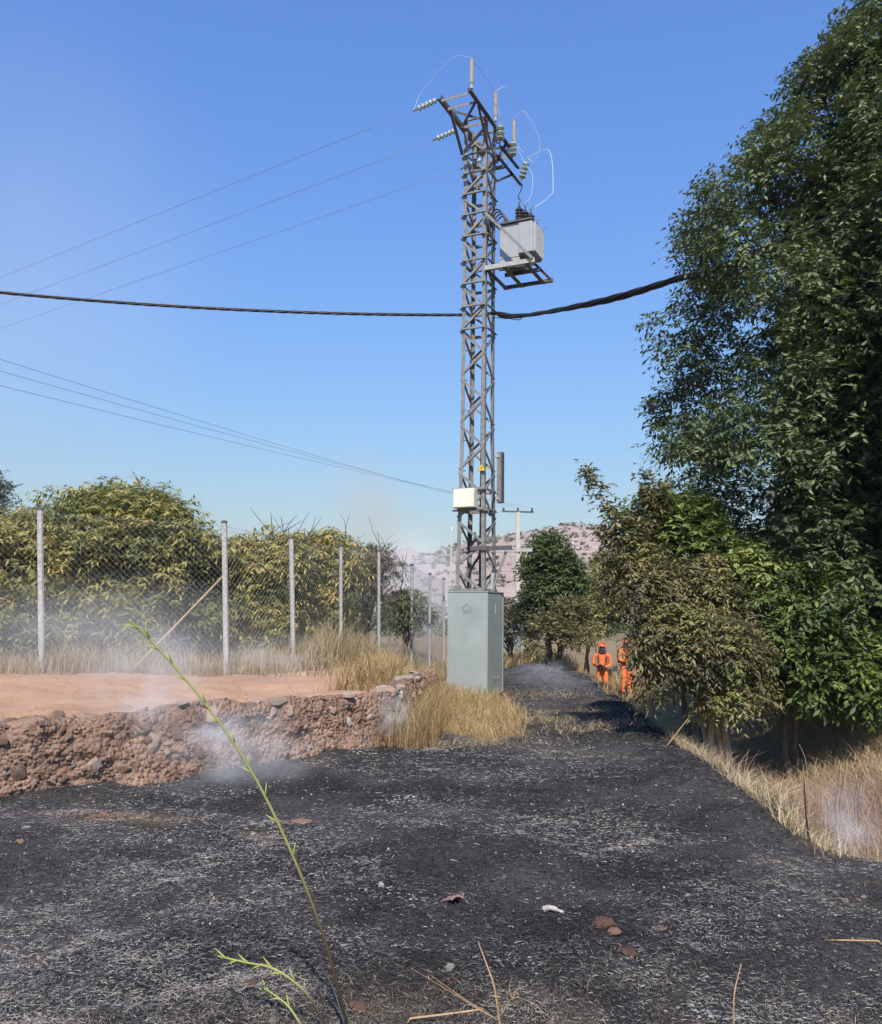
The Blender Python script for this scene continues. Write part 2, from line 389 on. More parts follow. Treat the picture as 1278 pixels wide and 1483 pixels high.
# ------------------------------------------------------------------ ground sheet
def axis(fine0, fine1, step, lim0, lim1):
    a = list(np.arange(fine0, fine1, step))
    s = step; x = fine1
    while x < lim1: a.append(x); s *= 1.22; x += s
    a.append(lim1); s = step; x = fine0 - step; pre = []
    while x > lim0: pre.append(x); s *= 1.22; x -= s
    pre.append(lim0); return np.array(pre[::-1] + a)
gx = axis(-7.0, 7.0, 0.06, -1500, 1500); gy = axis(2.5, 24.0, 0.075, -200, 3000)
XX, YY = np.meshgrid(gx, gy); ZZ = H(XX, YY)
sd = wall_sd(XX, YY); tt = XX - edge_x(YY)
wob = (fbm(XX * 1.3, YY * 1.3, 40) - 0.5)
def tower_patch(x, y):
    e = np.hypot((x - 0.15) / 1.25, (y - 14.2) / 3.0); return e
TP = tower_patch(XX, YY) + wob * 0.7
burn = (1 - sst(-0.15, 0.05, sd)) * (1 - sst(-0.02, 0.22, tt + wob * 0.15) * sst(5.7, 6.5, YY - 0.2 * (XX - 2.6) + wob)) * sst(0.9, 1.12, TP)
burn = burn * (1 - sst(23, 26, YY + wob * 3))
fine = fbm(XX * 5, YY * 5, 44, 3)
for bx_, by_, rx_, ry_, am in ((0.25, 3.35, .8, .35, .75), (-1.42, 3.32, .24, .13, 1.0), (1.0, 3.2, .3, .25, .6), (-2.35, 6.75, .5, .12, .9), (1.65, 13.2, .55, .18, .8), (2.0, 14.4, .7, .2, .6), (0.15, 10.9, .7, .25, .7), (-1.3, 6.45, .14, .1, .9), (1.9, 17.2, .7, .4, .5), (3.0, 5.0, .5, .3, .35)):
    burn = burn * (1 - am * np.exp(-((XX - bx_) / rx_) ** 2 - ((YY - by_) / ry_) ** 2) * sst(.35, .6, fine))
red = sst(-0.05, 0.2, sd) * (1 - sst(13.5, 17, YY + wob * 2))
red = np.maximum(red, 0.6 * sst(1.5, 2.4, tt) * sst(5.6, 6.6, YY) * (1 - sst(13, 20, YY)))
ash = 0.75 * np.exp(-((XX - 2.6) / 0.8) ** 2 - ((YY - 20.5) / 2.6) ** 2)
ash = ash + 0.45 * np.exp(-((XX + 2.2) / 0.7) ** 2 - ((YY - 8.3) / 0.45) ** 2)
V = np.stack([XX.ravel(), YY.ravel(), ZZ.ravel()], 1)
ny, nx = XX.shape; ii = np.arange(ny * nx).reshape(ny, nx)
F = np.stack([ii[:-1, :-1].ravel(), ii[:-1, 1:].ravel(), ii[1:, 1:].ravel(), ii[1:, :-1].ravel()], 1)
g = link('ground', np_mesh('ground', V, F, M['ground'], smooth=True, extra={'burn': burn.ravel(), 'red': red.ravel(), 'ash': ash.ravel()}))
tag(g, 'burnt field ground with red soil terrace and dry ditch', 'ground', kind='structure')

# hill behind ---------------------------------------------------------
def hill(name, pts, Y0, depth, label, seed, mat, rough=3.0):
    """pts: ridge line as (photo x, photo y); ridge stands at Y0+depth, foot at Y0"""
    nx_, nd = 160, 40
    px = np.linspace(pts[0][0], pts[-1][0], nx_); py = np.interp(px, [p[0] for p in pts], [p[1] for p in pts])
    Vs = []
    for j in range(nd):
        t = j / (nd - 1)
        for i in range(nx_):
            yr = Y0 + depth; rg = P(px[i], py[i], yr)
            s = t / 0.62
            y = Y0 + depth * s
            x = rg.x * y / yr
            f = (1 - (1 - min(s, 1)) ** 1.7) if s <= 1 else 1 - 0.5 * ((s - 1) / 0.62) ** 2
            Vs.append((x, y, -1.5 + (rg.z + 1.5) * f))
    Vs = np.array(Vs)
    amp = rough * np.clip(Vs[:, 2] / max(Vs[:, 2].max(), 1), 0, 1) ** 0.5
    Vs[:, 2] += (fbm(Vs[:, 0] / 14, Vs[:, 1] / 14, seed, 5) - 0.55) * amp * 2.0
    i2 = np.arange(nd * nx_).reshape(nd, nx_)
    Fs = np.stack([i2[:-1, :-1].ravel(), i2[:-1, 1:].ravel(), i2[1:, 1:].ravel(), i2[1:, :-1].ravel()], 1)
    o = link(name, np_mesh(name, Vs, Fs, mat, smooth=True)); tag(o, label, 'hill', kind='structure')
    return Vs.reshape(nd, nx_, 3)
HV = hill('hill', [(505, 882), (545, 835), (575, 815), (640, 800), (700, 785), (760, 776), (800, 771), (850, 766), (872, 766), (890, 776), (910, 800), (960, 815), (1050, 830), (1200, 850), (1400, 882)], 170, 150, 'dry pinkish hillside with scattered scrub behind the tower', 3, M['hill'], 3.2)
hill('distant_hill', [(300, 880), (420, 862), (520, 830), (560, 808), (580, 795), (592, 794), (604, 800), (640, 815), (800, 850), (1000, 880)], 420, 250, 'small grey hill peeping over the left end of the dry hillside', 8, M['hill'], 3.0)

# ------------------------------------------------------------------ lattice tower
TB = Vector((P(688.5, 1005, 16.6).x, 16.6, 0.0)); TB.z = h1(TB.x, TB.y)
PHI = R(25)
fd = Vector((math.cos(PHI), -math.sin(PHI), 0)); rd = Vector((math.sin(PHI), math.cos(PHI), 0)); up = Vector((0, 0, 1))
def T(a, b, z): return Vector((TB.x, TB.y, 0)) + fd * a + rd * b + up * z
def hw(z): return float(np.interp(z, [0, 2.0, 5.2, 12.5], [0.335, 0.305, 0.255, 0.25]))
ZTOP = 11.75
tower = empty('lattice_tower', TB, 'tall grey steel lattice power pole carrying a transformer', 'power pole')
CORN = [(-1, -1), (1, -1), (1, 1), (-1, 1)]
for sa, sb in CORN:
    m = MB()
    zs = [0.02, 2.0, 5.2, ZTOP]
    for z0, z1 in zip(zs[:-1], zs[1:]):
        p, q = T(sa * hw(z0), sb * hw(z0), z0), T(sa * hw(z1), sb * hw(z1), z1)
        m.angle(p, q, 0.075, 0.012, -fd * sa, -rd * sb)
    m.build('leg', M['steel'], tower)
m = MB()
m.box(T(0, 0, TB.z + 0.04), fd * 0.78, rd * 0.78, up * 0.22); m.build('footing', M['concrete'], tower)
# zigzag bracing on four faces
def face_pt(face, side, z):
    w = hw(z) - 0.004
    a, b = {0: (side * w, -w - 0.012), 1: (w + 0.012, side * w), 2: (-side * w, w + 0.012), 3: (-w - 0.012, -side * w)}[face]
    return T(a, b, z)
fn = [-rd, fd, rd, -fd]
step = 0.475
zz = [1.55 + step * k for k in range(22)]
for face in range(4):
    s = 1 if face in (0, 2) else -1
    for k in range(len(zz) - 1):
        z0, z1 = zz[k], zz[k + 1]
        if z1 > ZTOP: break
        p, q = face_pt(face, -s, z0 + 0.02), face_pt(face, s, z1 - 0.02)
        MB().angle(p, q, 0.045, 0.007, fn[face].cross((q - p).normalized()), fn[face] * -1).build('brace', M['steel'], tower)
        s = -s
    for z in (2.05, 3.62, 4.0, 7.25, 7.72, 8.2, 8.68, 9.2, 9.66, 10.1, 10.55, 10.95, ZTOP - 0.05):
        p, q = face_pt(face, -1, z), face_pt(face, 1, z)
        off = fn[face] * 0.009
        MB().angle(p + off, q + off, 0.05, 0.007, up, fn[face]).build('crossbar', M['steel'], tower)
for k in range(12):     # step bolts on the rear left leg
    z = 2.6 + k * 0.62
    p = T(-hw(z), hw(z) * 0.2, z)
    MB().tube([p, p - fd * 0.05 + up * 0.0, p - fd * 0.09 + up * 0.05], 0.009, 5).build('step_bolt', M['steel_dark'], tower)

# sheet steel casing round the foot of the tower
cw, cz0, cz1 = 0.415, TB.z + 0.10, 2.03
case = MB().box(T(0, 0, (cz0 + cz1) / 2), fd * 2 * cw, rd * 2 * cw, up * (cz1 - cz0)).build('base_casing', M['box_grey'], tower)
tag(case, 'grey green sheet steel casing round the tower foot')
bv = case.modifiers.new('bevel', 'BEVEL'); bv.width = 0.008; bv.segments = 2
MB().box(T(0, 0, cz1 + 0.006), fd * (2 * cw + 0.02), rd * (2 * cw + 0.02), up * 0.018).build('casing_lid', M['box_grey'], case)
for s in (-1, 1):
    MB().box(T(s * (cw - 0.03), -cw - 0.004, (cz0 + cz1) / 2), fd * 0.035, rd * 0.012, up * (cz1 - cz0 - 0.06)).build('casing_seam', M['box_grey'], case)
MB().box(T(cw + 0.004, cw - 0.03, (cz0 + cz1) / 2), rd * 0.035, fd * 0.012, up * (cz1 - cz0 - 0.06)).build('casing_seam', M['box_grey'], case)
# faint pressed emblem on the front and slot on the side
e = MB()
def em(pts): e.tube([T(-0.01 + x, -cw - 0.003, 1.70 + z) for x, z in pts], 0.006, 4)
em([(-0.10, 0.02), (0.0, 0.11), (0.10, 0.02)]); em([(-0.085, -0.02), (0.085, -0.02)]); em([(-0.085, -0.06), (0.085, -0.06)]); em([(-0.07, 0.02), (-0.07, -0.06)]); em([(0.07, 0.02), (0.07, -0.06)])
e.build('emblem', plain('pressed_mark', (0.25, 0.28, 0.265), 0.5, 0, .05, 5), case)
MB().box(T(cw + 0.003, -0.02, 1.72), rd * 0.02, fd * 0.01, up * 0.2).build('slot_cover', M['steel_light'], case)
for s in (-1, 1):
    MB().tube([T(cw + 0.002, 0.1 * s, 0.42), T(cw + 0.03, 0.1 * s, 0.42), T(cw + 0.03, 0.1 * s + 0.001, 0.45)], 0.007, 5).build('hasp', M['steel_light'], case)

# crossarm at the head: two long angles along the side faces, tied together
ZC = 11.62
ARM = empty('crossarm', T(0, 0, ZC), 'steel crossarm frame bolted across the head of the lattice tower', 'crossarm')
b0, b1 = -1.33, 1.18
for sa in (-1, 1):
    p, q = T(sa * 0.285, b0, ZC), T(sa * 0.285, b1, ZC)
    MB().angle(p, q, 0.085, 0.012, up, fd * sa).build('beam', M['steel_dark'], ARM)
for a0, b_0, a1, b_1 in ((-1, b0 + .01, 1, b0 + .01), (-1, b0 + 0.32, 1, b0 + 0.32), (-1, b0 + 0.34, 1, -0.34), (-1, -0.34, 1, b0 + 0.34), (-1, -0.3, 1, -0.3), (-1, 0.34, 1, b1 - 0.3), (1, 0.34, -1, b1 - 0.3), (-1, b1 - .05, 1, b1 - .05), (-1, 0.32, 1, 0.32)):
    MB().angle(T(a0 * 0.28, b_0, ZC - 0.012), T(a1 * 0.28, b_1, ZC - 0.012), 0.055, 0.008, rd, -up).build('tie', M['steel'] if b_0 == b_1 else M['steel_dark'], ARM)
for sa in (-1, 1):
    for bb, b2 in ((b0 + 0.5, -0.27), (b1 - 0.45, 0.27)):
        MB().angle(T(sa * 0.275, bb, ZC - 0.01), T(sa * 0.265, b2, ZC - 0.62), 0.05, 0.008, fd * sa, up).build('strut', M['steel_dark'], ARM)
# lower fuse bracket
ZB = 11.05
FB = empty('fuse_bracket', T(0.3, 0.3, ZB), 'dark steel fuse bracket reaching out below the crossarm', 'bracket')
for da in (0.0, 0.42):
    MB().angle(T(0.3 + da * 0.2, 0.1, ZB - 0.0 + da * 0.4), T(0.34 + da * 0.2, 1.5 - da, ZB + da * 0.4), 0.07, 0.01, up, fd).build('beam', M['steel_dark'], FB)
MB().angle(T(-0.25, 0.62, ZB + 0.01), T(0.36, 0.62, ZB + 0.01), 0.06, 0.009, up, rd).build('tie', M['steel_dark'], FB)
MB().angle(T(0.28, 0.27, ZB - 0.5), T(0.33, 1.0, ZB - 0.005), 0.045, 0.008, fd, up).build('strut', M['steel_dark'], FB)

# insulators, arresters
def disc_prof(t, r): return [(t, 0.028), (t + 0.012, r * 0.75), (t + 0.022, r), (t + 0.034, r * 0.96), (t + 0.04, 0.03), (t + 0.085, 0.026)]
def insulator(p, d, n, r, label, pitch=0.088, mat='glass_green', name='insulator_string'):
    p = Vector(p); d = Vector(d).normalized()
    root = empty(name, p, label, 'insulator')
    MB().tube([p, p + d * 0.07], 0.016, 6).build('end_fitting', M['steel'], root)
    for k in range(n):
        MB().lathe(p + d * (0.06 + k * pitch), d, disc_prof(0, r), 12).build('disc', M[mat], root, smooth=True)
    e_ = p + d * (0.06 + n * pitch)
    MB().tube([e_ - d * 0.03, e_ + d * 0.09], 0.02, 6).build('end_fitting', M['steel'], root)
    return e_ + d * 0.09
WD = Vector((-0.83, 0.50, -0.10)).normalized()
ends = []
ends.append(insulator(T(-0.36, b0 + 0.05, ZC + 0.03), WD, 5, 0.062, 'pale glass insulator string at the front end of the crossarm'))
ends.append(insulator(T(-0.37, -0.36, ZC - 0.1), WD, 5, 0.06, 'pale glass insulator string beside the lattice legs below the crossarm'))
ends.append(insulator(T(-0.37, b1 - 0.1, ZC + 0.0), WD, 5, 0.06, 'pale glass insulator string at the rear end of the crossarm'))
def rod(p, h, label):
    root = empty('arrester_post', p, label, 'surge arrester')
    MB().tube([Vector(p), Vector(p) + up * 0.12], 0.032, 8).build('foot', M['steel_light'], root)
    MB().tube([Vector(p) + up * 0.11, Vector(p) + up * h], 0.042, 10).build('column', M['polymer'], root)
    MB().tube([Vector(p) + up * (h - 0.01), Vector(p) + up * (h + 0.05)], 0.02, 8).build('cap', M['steel'], root)
    return Vector(p) + up * (h + 0.05)
r1 = rod(T(0.33, b0 + 0.08, ZC + 0.085), 0.60, 'tall grey arrester post on the front end of the crossarm')
r2 = rod(T(0.36, -0.05, ZC + 0.085), 0.62, 'grey arrester post at the middle of the crossarm beside two glass insulators')
r3 = rod(T(0.36, b1 - 0.12, ZC + 0.085), 0.62, 'grey arrester post on the rear end of the crossarm')
g1 = insulator(T(0.44, 0.02, ZC - 0.36), up, 3, 0.095, 'upright green glass insulator stack beside the middle arrester post', 0.11, name='fuse_insulator')
g2 = insulator(T(0.40, 0.86, ZC - 0.26), up, 3, 0.095, 'upright green glass insulator stack near the rear arrester post', 0.11, name='fuse_insulator')
g3 = insulator(T(0.40, 1.42, ZB + 0.08), Vector((0.25, 0.0, 1)), 4, 0.085, 'leaning green glass insulator stack at the tip of the fuse bracket', 0.10, name='fuse_insulator')
MB().tube([T(0.44, 0.02, ZC - 0.36), T(0.30, 0.02, ZC - 0.36)], 0.016, 6).build('bracket_arm', M['steel'], FB)
MB().tube([T(0.40, 0.86, ZC - 0.26), T(0.30, 0.86, ZC - 0.08)], 0.016, 6).build('bracket_arm', M['steel'], FB)

# transformer platform
ZP = 8.42
PL = empty('transformer_platform', T(0.25, 0, ZP), 'cantilevered steel angle platform carrying the transformer', 'platform')
PB0, PB1, PA0, PA1 = -0.32, 0.82, 0.27, 1.30
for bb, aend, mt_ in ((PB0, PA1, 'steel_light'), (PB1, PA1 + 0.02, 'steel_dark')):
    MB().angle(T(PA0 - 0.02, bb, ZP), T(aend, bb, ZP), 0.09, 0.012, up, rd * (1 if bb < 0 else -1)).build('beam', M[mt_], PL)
for aa in (PA0, 0.62, 1.08):
    MB().angle(T(aa, PB0 + 0.012, ZP - 0.012), T(aa, PB1 - 0.012, ZP - 0.012), 0.085, 0.012, up, fd).build('joist', M['steel_dark'], PL)
MB().angle(T(PA0 - 0.03, PB0 - 0.01, ZP + 1.18), T(PA1 - 0.06, PB0 - 0.01, ZP + 0.05), 0.055, 0.009, fd, -rd).build('strut', M['steel'], PL)
MB().angle(T(PA0 - 0.03, 0.27, ZP + 1.18), T(PA1 - 0.06, PB1 - 0.01, ZP + 0.05), 0.055, 0.009, fd, rd).build('strut', M['steel_dark'], PL)
# transformer
XF = empty('transformer', T(0.82, 0.2, ZP + 0.09), 'boxy pale grey pole transformer with dark bushings on the platform', 'transformer')
zt = ZP + 0.16
t1 = MB().box(T(0.68, 0.2, zt + 0.42), fd * 0.42, rd * 0.50, up * 0.84).build('tank', M['tank'], XF)
t2 = MB().box(T(1.03, 0.2, zt + 0.49), fd * 0.285, rd * 0.60, up * 0.64).build('radiator', M['tank'], XF)
for o in (t1, t2):
    bv = o.modifiers.new('bevel', 'BEVEL'); bv.width = 0.012; bv.segments = 2
for k in range(6):
    MB().box(T(1.205, 0.2 - 0.25 + k * 0.1, zt + 0.49), fd * 0.07, rd * 0.018, up * 0.60).build('fin', M['tank'], XF)
MB().box(T(0.69, 0.2, zt + 0.14), fd * 0.44, rd * 0.52, up * 0.018).build('rib', M['tank'], XF)
MB().box(T(0.80, 0.2, zt + 0.865), fd * 0.74, rd * 0.60, up * 0.035).build('lid', M['steel_dark'], XF)
for s in (-1, 1):
    MB().box(T(0.80, 0.2 + s * 0.17, zt - 0.035), fd * 0.74, rd * 0.06, up * 0.068).build('skid', M['steel_dark'], XF)
bprof = [(0, 0.05)]
for k in range(4): bprof += [(0.03 + k * 0.065, 0.045), (0.045 + k * 0.065, 0.085), (0.06 + k * 0.065, 0.08), (0.07 + k * 0.065, 0.045)]
bprof += [(0.32, 0.03), (0.35, 0.012), (0.42, 0.012)]
btop = []
for k, (aa, bb) in enumerate(((0.86, 0.02), (0.92, 0.2), (0.98, 0.38))):
    b_ = MB().lathe(T(aa, bb, zt + 0.88), up, bprof, 12).build('bushing', M['brown_porc'], XF, smooth=True)
    MB().tube([T(aa, bb, zt + 1.28), T(aa + 0.05, bb, zt + 1.36)], 0.012, 5).build('terminal', M['steel'], b_)
    btop.append(T(aa, bb, zt + 1.33))
for k in range(4):
    MB().lathe(T(0.55, 0.02 + k * 0.11, zt + 0.88), up, [(0, 0.025), (0.04, 0.03), (0.09, 0.02), (0.13, 0.012)], 8).build('low_voltage_stud', M['dark'], XF, smooth=True)
for bb in (0.0, 0.4):
    MB().tube([T(1.17, bb, zt + 0.83), T(1.34, bb, zt + 0.83)], 0.007, 4).build('pin', M['steel_light'], XF)

# curves for wires
def bez(pts, n=24):
    pts = [Vector(p) for p in pts]; out_ = []
    ex = [pts[0] * 2 - pts[1]] + pts + [pts[-1] * 2 - pts[-2]]
    for i in range(1, len(ex) - 2):
        for k in range(n):
            t = k / n
            a, b, c, d = ex[i - 1], ex[i], ex[i + 1], ex[i + 2]
            out_.append(0.5 * ((2 * b) + (c - a) * t + (2 * a - 5 * b + 4 * c - d) * t * t + (3 * b - a - 3 * c + d) * t ** 3))
    out_.append(pts[-1]); return out_
def wire(name, pts, r, mat, label, cat='wire', n=12, group=None):
    o = MB().tube(bez(pts, n), r, 5).build(name, M[mat], smooth=True, origin=Vector(pts[0])); return tag(o, label, cat, group)
def sag(p, q, s, n=14):
    p, q = Vector(p), Vector(q); return [p.lerp(q, k / n) - up * (4 * s * (k / n) * (1 - k / n)) for k in range(n + 1)]
wire('jumper_wire', [r1, r1 + rd * 0.5 + up * 0.02, r1 + rd * 1.0 - up * 0.12 + fd * 0.08, g1 + up * 0.02], 0.006, 'wire_white', 'thin pale jumper wire from the front arrester post to the middle insulator stack')
wire('jumper_wire', [ends[0], ends[0] + up * 0.45 + rd * 0.1 + fd * 0.15, r1 - fd * 0.4 + up * 0.1, r1], 0.004, 'wire_white', 'thin pale jumper wire looping from the front insulator string to the front arrester post')
wire('jumper_wire', [r2, r2 + up * 0.12 + fd * 0.2 + rd * 0.2, T(0.75, 0.75, ZC + 0.35), T(0.62, 1.0, ZC - 0.1), g2], 0.006, 'wire_white', 'thin pale jumper wire arching from the middle arrester post to the rear insulator stack')
wire('jumper_wire', [r3, r3 + up * 0.1 + fd * 0.25, T(0.85, 1.35, ZC + 0.3), T(0.7, 1.45, ZC - 0.1), g3], 0.006, 'wire_white', 'thin pale jumper wire arching from the rear arrester post to the bracket insulator')
wire('jumper_wire', [g3, g3 + fd * 0.5 + up * 0.05, T(1.2, 1.2, 10.7), T(1.25, 0.8, 10.3), T(1.08, 0.45, 9.95), btop[2]], 0.007, 'wire_white', 'thin pale wire curving from the bracket insulator down to the transformer')
wire('jumper_wire', [T(0.42, 1.45, ZB - 0.02), T(0.5, 1.1, 10.7), T(0.72, 0.35, 10.2), btop[0] + up * 0.02], 0.011, 'cable', 'dark drop wire from the fuse bracket to the front transformer bushing')
wire('jumper_wire', [g2, T(0.62, 0.95, 11.3), T(0.9, 0.7, 10.8), T(0.98, 0.4, 10.2), btop[1]], 0.004, 'wire_white', 'thin pale wire from the rear insulator stack to the middle transformer bushing')
# low voltage cables from the transformer down inside the tower
for k in range(4):
    a = T(0.55, 0.02 + k * 0.11, zt + 1.0)
    wire('low_voltage_cable', [a, a - fd * 0.12 + up * 0.22, a - fd * 0.28 + up * 0.18, T(0.12, 0.06 + 0.035 * k, zt + 0.7), T(0.08, 0.04 + 0.035 * k, 7.5), T(0.07, 0.02 + 0.035 * k, 4.5), T(0.06, 0.02 + 0.035 * k, 2.05)], 0.016, 'cable', 'black cable running from the transformer down inside the lattice tower', 'cable', 10, 'cables down the lattice tower')
wire('conduit', [T(-0.37, -0.36, 3.3), T(-0.375, -0.365, 2.9), T(-0.38, -0.37, 2.4), T(-0.385, -0.36, 2.052)], 0.016, 'pvc', 'pale conduit pipe running down the left leg into the casing', 'pipe', 4)
wire('loop_cable', [T(0.0, -0.1, 3.2), T(0.12, -0.12, 2.8), T(-0.1, -0.05, 2.45), T(-0.2, 0.05, 2.06)], 0.024, 'cable', 'thick black cable loop just above the tower casing', 'cable', 10)

# boxes and plates on the tower
mb = empty('meter_box', T(-0.08, -0.36, 3.80), 'small cream junction box strapped to the tower face', 'junction box')
o = MB().box(T(-0.075, -0.40, 3.83), fd * 0.44, rd * 0.19, up * 0.37).build('case', M['cream'], mb); bv = o.modifiers.new('bevel', 'BEVEL'); bv.width = 0.015; bv.segments = 2
MB().box(T(-0.075, -0.50, 3.83), fd * 0.41, rd * 0.012, up * 0.34).build('cover', M['cream'], mb)
for zz_ in (3.615, 4.035):
    MB().box(T(-0.02, -0.315, zz_), fd * 0.74, rd * 0.03, up * 0.035).build('strap', M['steel'], mb)
cb = empty('cable_cover', T(0.36, 0.30, 4.0), 'tall narrow grey cable cover fixed to the right tower leg', 'cable cover')
MB().box(T(0.37, 0.34, 4.33), fd * 0.10, rd * 0.13, up * 1.02).build('case', M['steel_dark'], cb)
MB().box(T(0.36, 0.255, 4.33), fd * 0.08, rd * 0.01, up * 1.0).build('cover_strip', M['steel'], cb)
for z_ in (3.9, 4.75):
    MB().box(T(0.33, 0.26, z_), fd * 0.1, rd * 0.06, up * 0.05).build('clamp', M['steel_light'], cb)
# yellow danger triangle with a black flash
ds = empty('danger_sign', T(0.26, -0.31, 4.36), 'small yellow warning triangle with lightning flash on tower leg', 'warning sign')
c0 = T(0.225, -0.315, 4.42)
def tri(mb_, r, y0, y1):
    pts = [(0, r), (-r * 0.866, -r * 0.5), (r * 0.866, -r * 0.5)]
    vs = [c0 + fd * x + up * z - rd * y0 for x, z in pts] + [c0 + fd * x + up * z - rd * y1 for x, z in pts]
    mb_.add(vs, [(0, 1, 2), (5, 4, 3), (0, 3, 4, 1), (1, 4, 5, 2), (2, 5, 3, 0)]); return mb_
tri(MB(), 0.105, 0, 0.004).build('border', M['dark'], ds)
tri(MB(), 0.093, 0.0045, 0.007).build('plate', M['yellow'], ds)
fl = [(0.012, 0.05), (-0.022, 0.0), (0.0, 0.002), (-0.012, -0.04), (0.022, 0.012), (0.002, 0.010)]
fm = MB(); fm.add([c0 + fd * x + up * z - rd * 0.0075 for x, z in fl] + [c0 + fd * x + up * z - rd * 0.009 for x, z in fl], [tuple(range(6)), tuple(range(11, 5, -1))] + [(i, (i + 1) % 6, 6 + (i + 1) % 6, 6 + i) for i in range(6)])
fm.build('lightning_flash', M['dark'], ds)
# lower side bracket with strut
LB = empty('side_bracket', T(0.3, 0, 2.8), 'steel side arm with a sloping strut above the casing', 'bracket')
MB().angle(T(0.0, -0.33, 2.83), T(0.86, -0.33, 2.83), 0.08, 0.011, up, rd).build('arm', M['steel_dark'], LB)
MB().angle(T(0.0, 0.31, 2.83), T(1.05, 0.31, 2.83), 0.07, 0.011, up, -rd).build('arm', M['steel_light'], LB)  # paler steel than its twin: sunlit look put into the colour
MB().bar(T(0.72, -0.27, 2.80), T(0.34, 0.0, 2.06), 0.05, 0.012, rd).build('strut', M['steel_light'], LB)
MB().bar(T(0.35, 0.05, 2.5), T(0.3, 0.0, 2.06), 0.07, 0.02, rd).build('strut', M['steel_light'], LB)

# twisted cable bundles to both sides
def bundle(pts, r, turns, label, nst=4, n=10):
    path = bez(pts, n); root = empty('twisted_cable', path[0], label, 'cable')
    L = [0.0]
    for a, b in zip(path[:-1], path[1:]): L.append(L[-1] + (b - a).length)
    for s in range(nst):
        q = []
        for i, p in enumerate(path):
            d = (path[min(i + 1, len(path) - 1)] - path[max(i - 1, 0)]).normalized(); u = d.cross(up).normalized(); w = u.cross(d)
            a = 2 * math.pi * (L[i] * turns + s / nst); q.append(p + (u * math.cos(a) + w * math.sin(a)) * r * 1.15)
        MB().tube(q, r, 5).build('strand', M['cable'], root, smooth=True)
    return root
ZL = 7.66
left_end = P(-420, 372, 14.6)
bundle(sag(T(-0.27, -0.05, ZL), left_end, 0.28, 26), 0.016, 0.9, 'black twisted overhead cable running left from the tower', 4, 5)
right_end = P(1085, 369, 13.0); far_r = right_end + (right_end - T(0.27, 0.1, ZL)) * 1.1 + up * 1.4
bundle(bez([T(0.28, 0.0, ZL - 0.02), P(765, 456, 16.05), P(880, 432, 15.0), P(985, 401, 13.95), right_end, far_r], 6), 0.020, 0.8, 'upper black twisted cable running from the tower into the big tree', 3, 3)
bundle(bez([T(0.28, 0.18, ZL + 0.05), P(745, 459, 16.2), P(880, 437, 15.05), P(985, 405, 14.0), right_end - up * 0.06 + rd * 0.1, far_r - up * 0.1], 6), 0.017, 0.9, 'lower black twisted cable running from the tower into the big tree', 3, 3)
wire('tie_wire', [T(0.28, 0.0, ZL - 0.12), P(735, 461, 16.3), P(752, 463, 16.1), P(757, 459, 16.05)], 0.009, 'cable', 'short loose wire tail under the twisted cables at the tower', 'wire', 8)
# overhead conductors
for e_, (x, y, Yd), lb in ((ends[0], (0, 402, 24.5), 'thin overhead conductor leaving the front insulator string'), (ends[1], (0, 441, 26.0), 'thin overhead conductor leaving the insulator string below the crossarm'), (ends[2], (0, 476, 28.5), 'thin overhead conductor leaving the rear insulator string')):
    q = P(x, y, Yd); wire('conductor', sag(e_, e_ + (q - e_) * 2.2, 0.0, 6), 0.0048, 'wire_alu', lb, 'wire', 3)

# far concrete pole with a crossarm and its three wires
fp = P(750, 862, 77); FPB = Vector((fp.x, 77, 0.0))
FP = empty('utility_pole', FPB, 'distant pale concrete pole with a flat crossarm seen beyond the tower', 'power pole')
ptop = P(750, 742, 77).z
MB().box(FPB + up * (ptop / 2), (0.34, 0, 0), (0, 0.34, 0), (0, 0, ptop)).build('shaft', M['concrete'], FP)
MB().box(FPB + up * (ptop + 0.06), (2.9, 0.3, 0), (-0.02, 0.14, 0), (0, 0, 0.16)).build('crossarm', M['steel_dark'], FP)
for s in (-1.3, 0, 1.3):
    MB().lathe(FPB + Vector((s, 0, ptop + 0.13)), up, [(0, 0.05), (0.1, 0.1), (0.2, 0.09), (0.3, 0.05)], 8).build('insulator', M['brown_porc'], FP)
for s, (x, y), lb in ((-1.3, (0, 510), 'upper'), (0, (0, 527), 'middle'), (1.3, (0, 548), 'lower')):
    a = FPB + Vector((s, 0, ptop + 0.42)); q = P(x, y, 29)
    wire('conductor', sag(a, q + (q - a) * 0.3, 0.35, 10), 0.009, 'wire_alu', lb + ' one of the far wires slanting down to the distant concrete pole', 'wire', 3)

# ------------------------------------------------------------------ fence
posts = [(-330, 11.2, 720, -3), (-130, 11.4, 728, -2), (62, 11.7, 737, -2), (329, 12.4, 756, -2), (426, 14.0, 779, -2), (494, 16.0, 790, 0), (549, 18.0, 797, 0), (596, 20.0, 818, 0.5), (622, 22.4, 831, 0.5), (643, 24.6, 838, 0)]
FEN = empty('chain_link_fence', (0, 0, 0), 'chain link fence on grey posts in front of the yellowing trees', 'fence')
tops = []
for k, (px, Y, ptop_, lean) in enumerate(posts):
    b = P(px, 960, Y); b.z = h1(b.x, Y) - 0.05
    t = P(px + lean * 2.0, ptop_, Y)
    MB().tube([b, b.lerp(t, 0.5), t], 0.042 if k < 5 else 0.035, 8).build('post', M['post'], FEN)
    MB().lathe(t - up * 0.02, t - b, [(0, 0.046), (0.03, 0.046), (0.045, 0.02)], 8).build('post_cap', M['steel_dark'], FEN)
    tops.append((b + up * 0.07, t - up * 0.03))
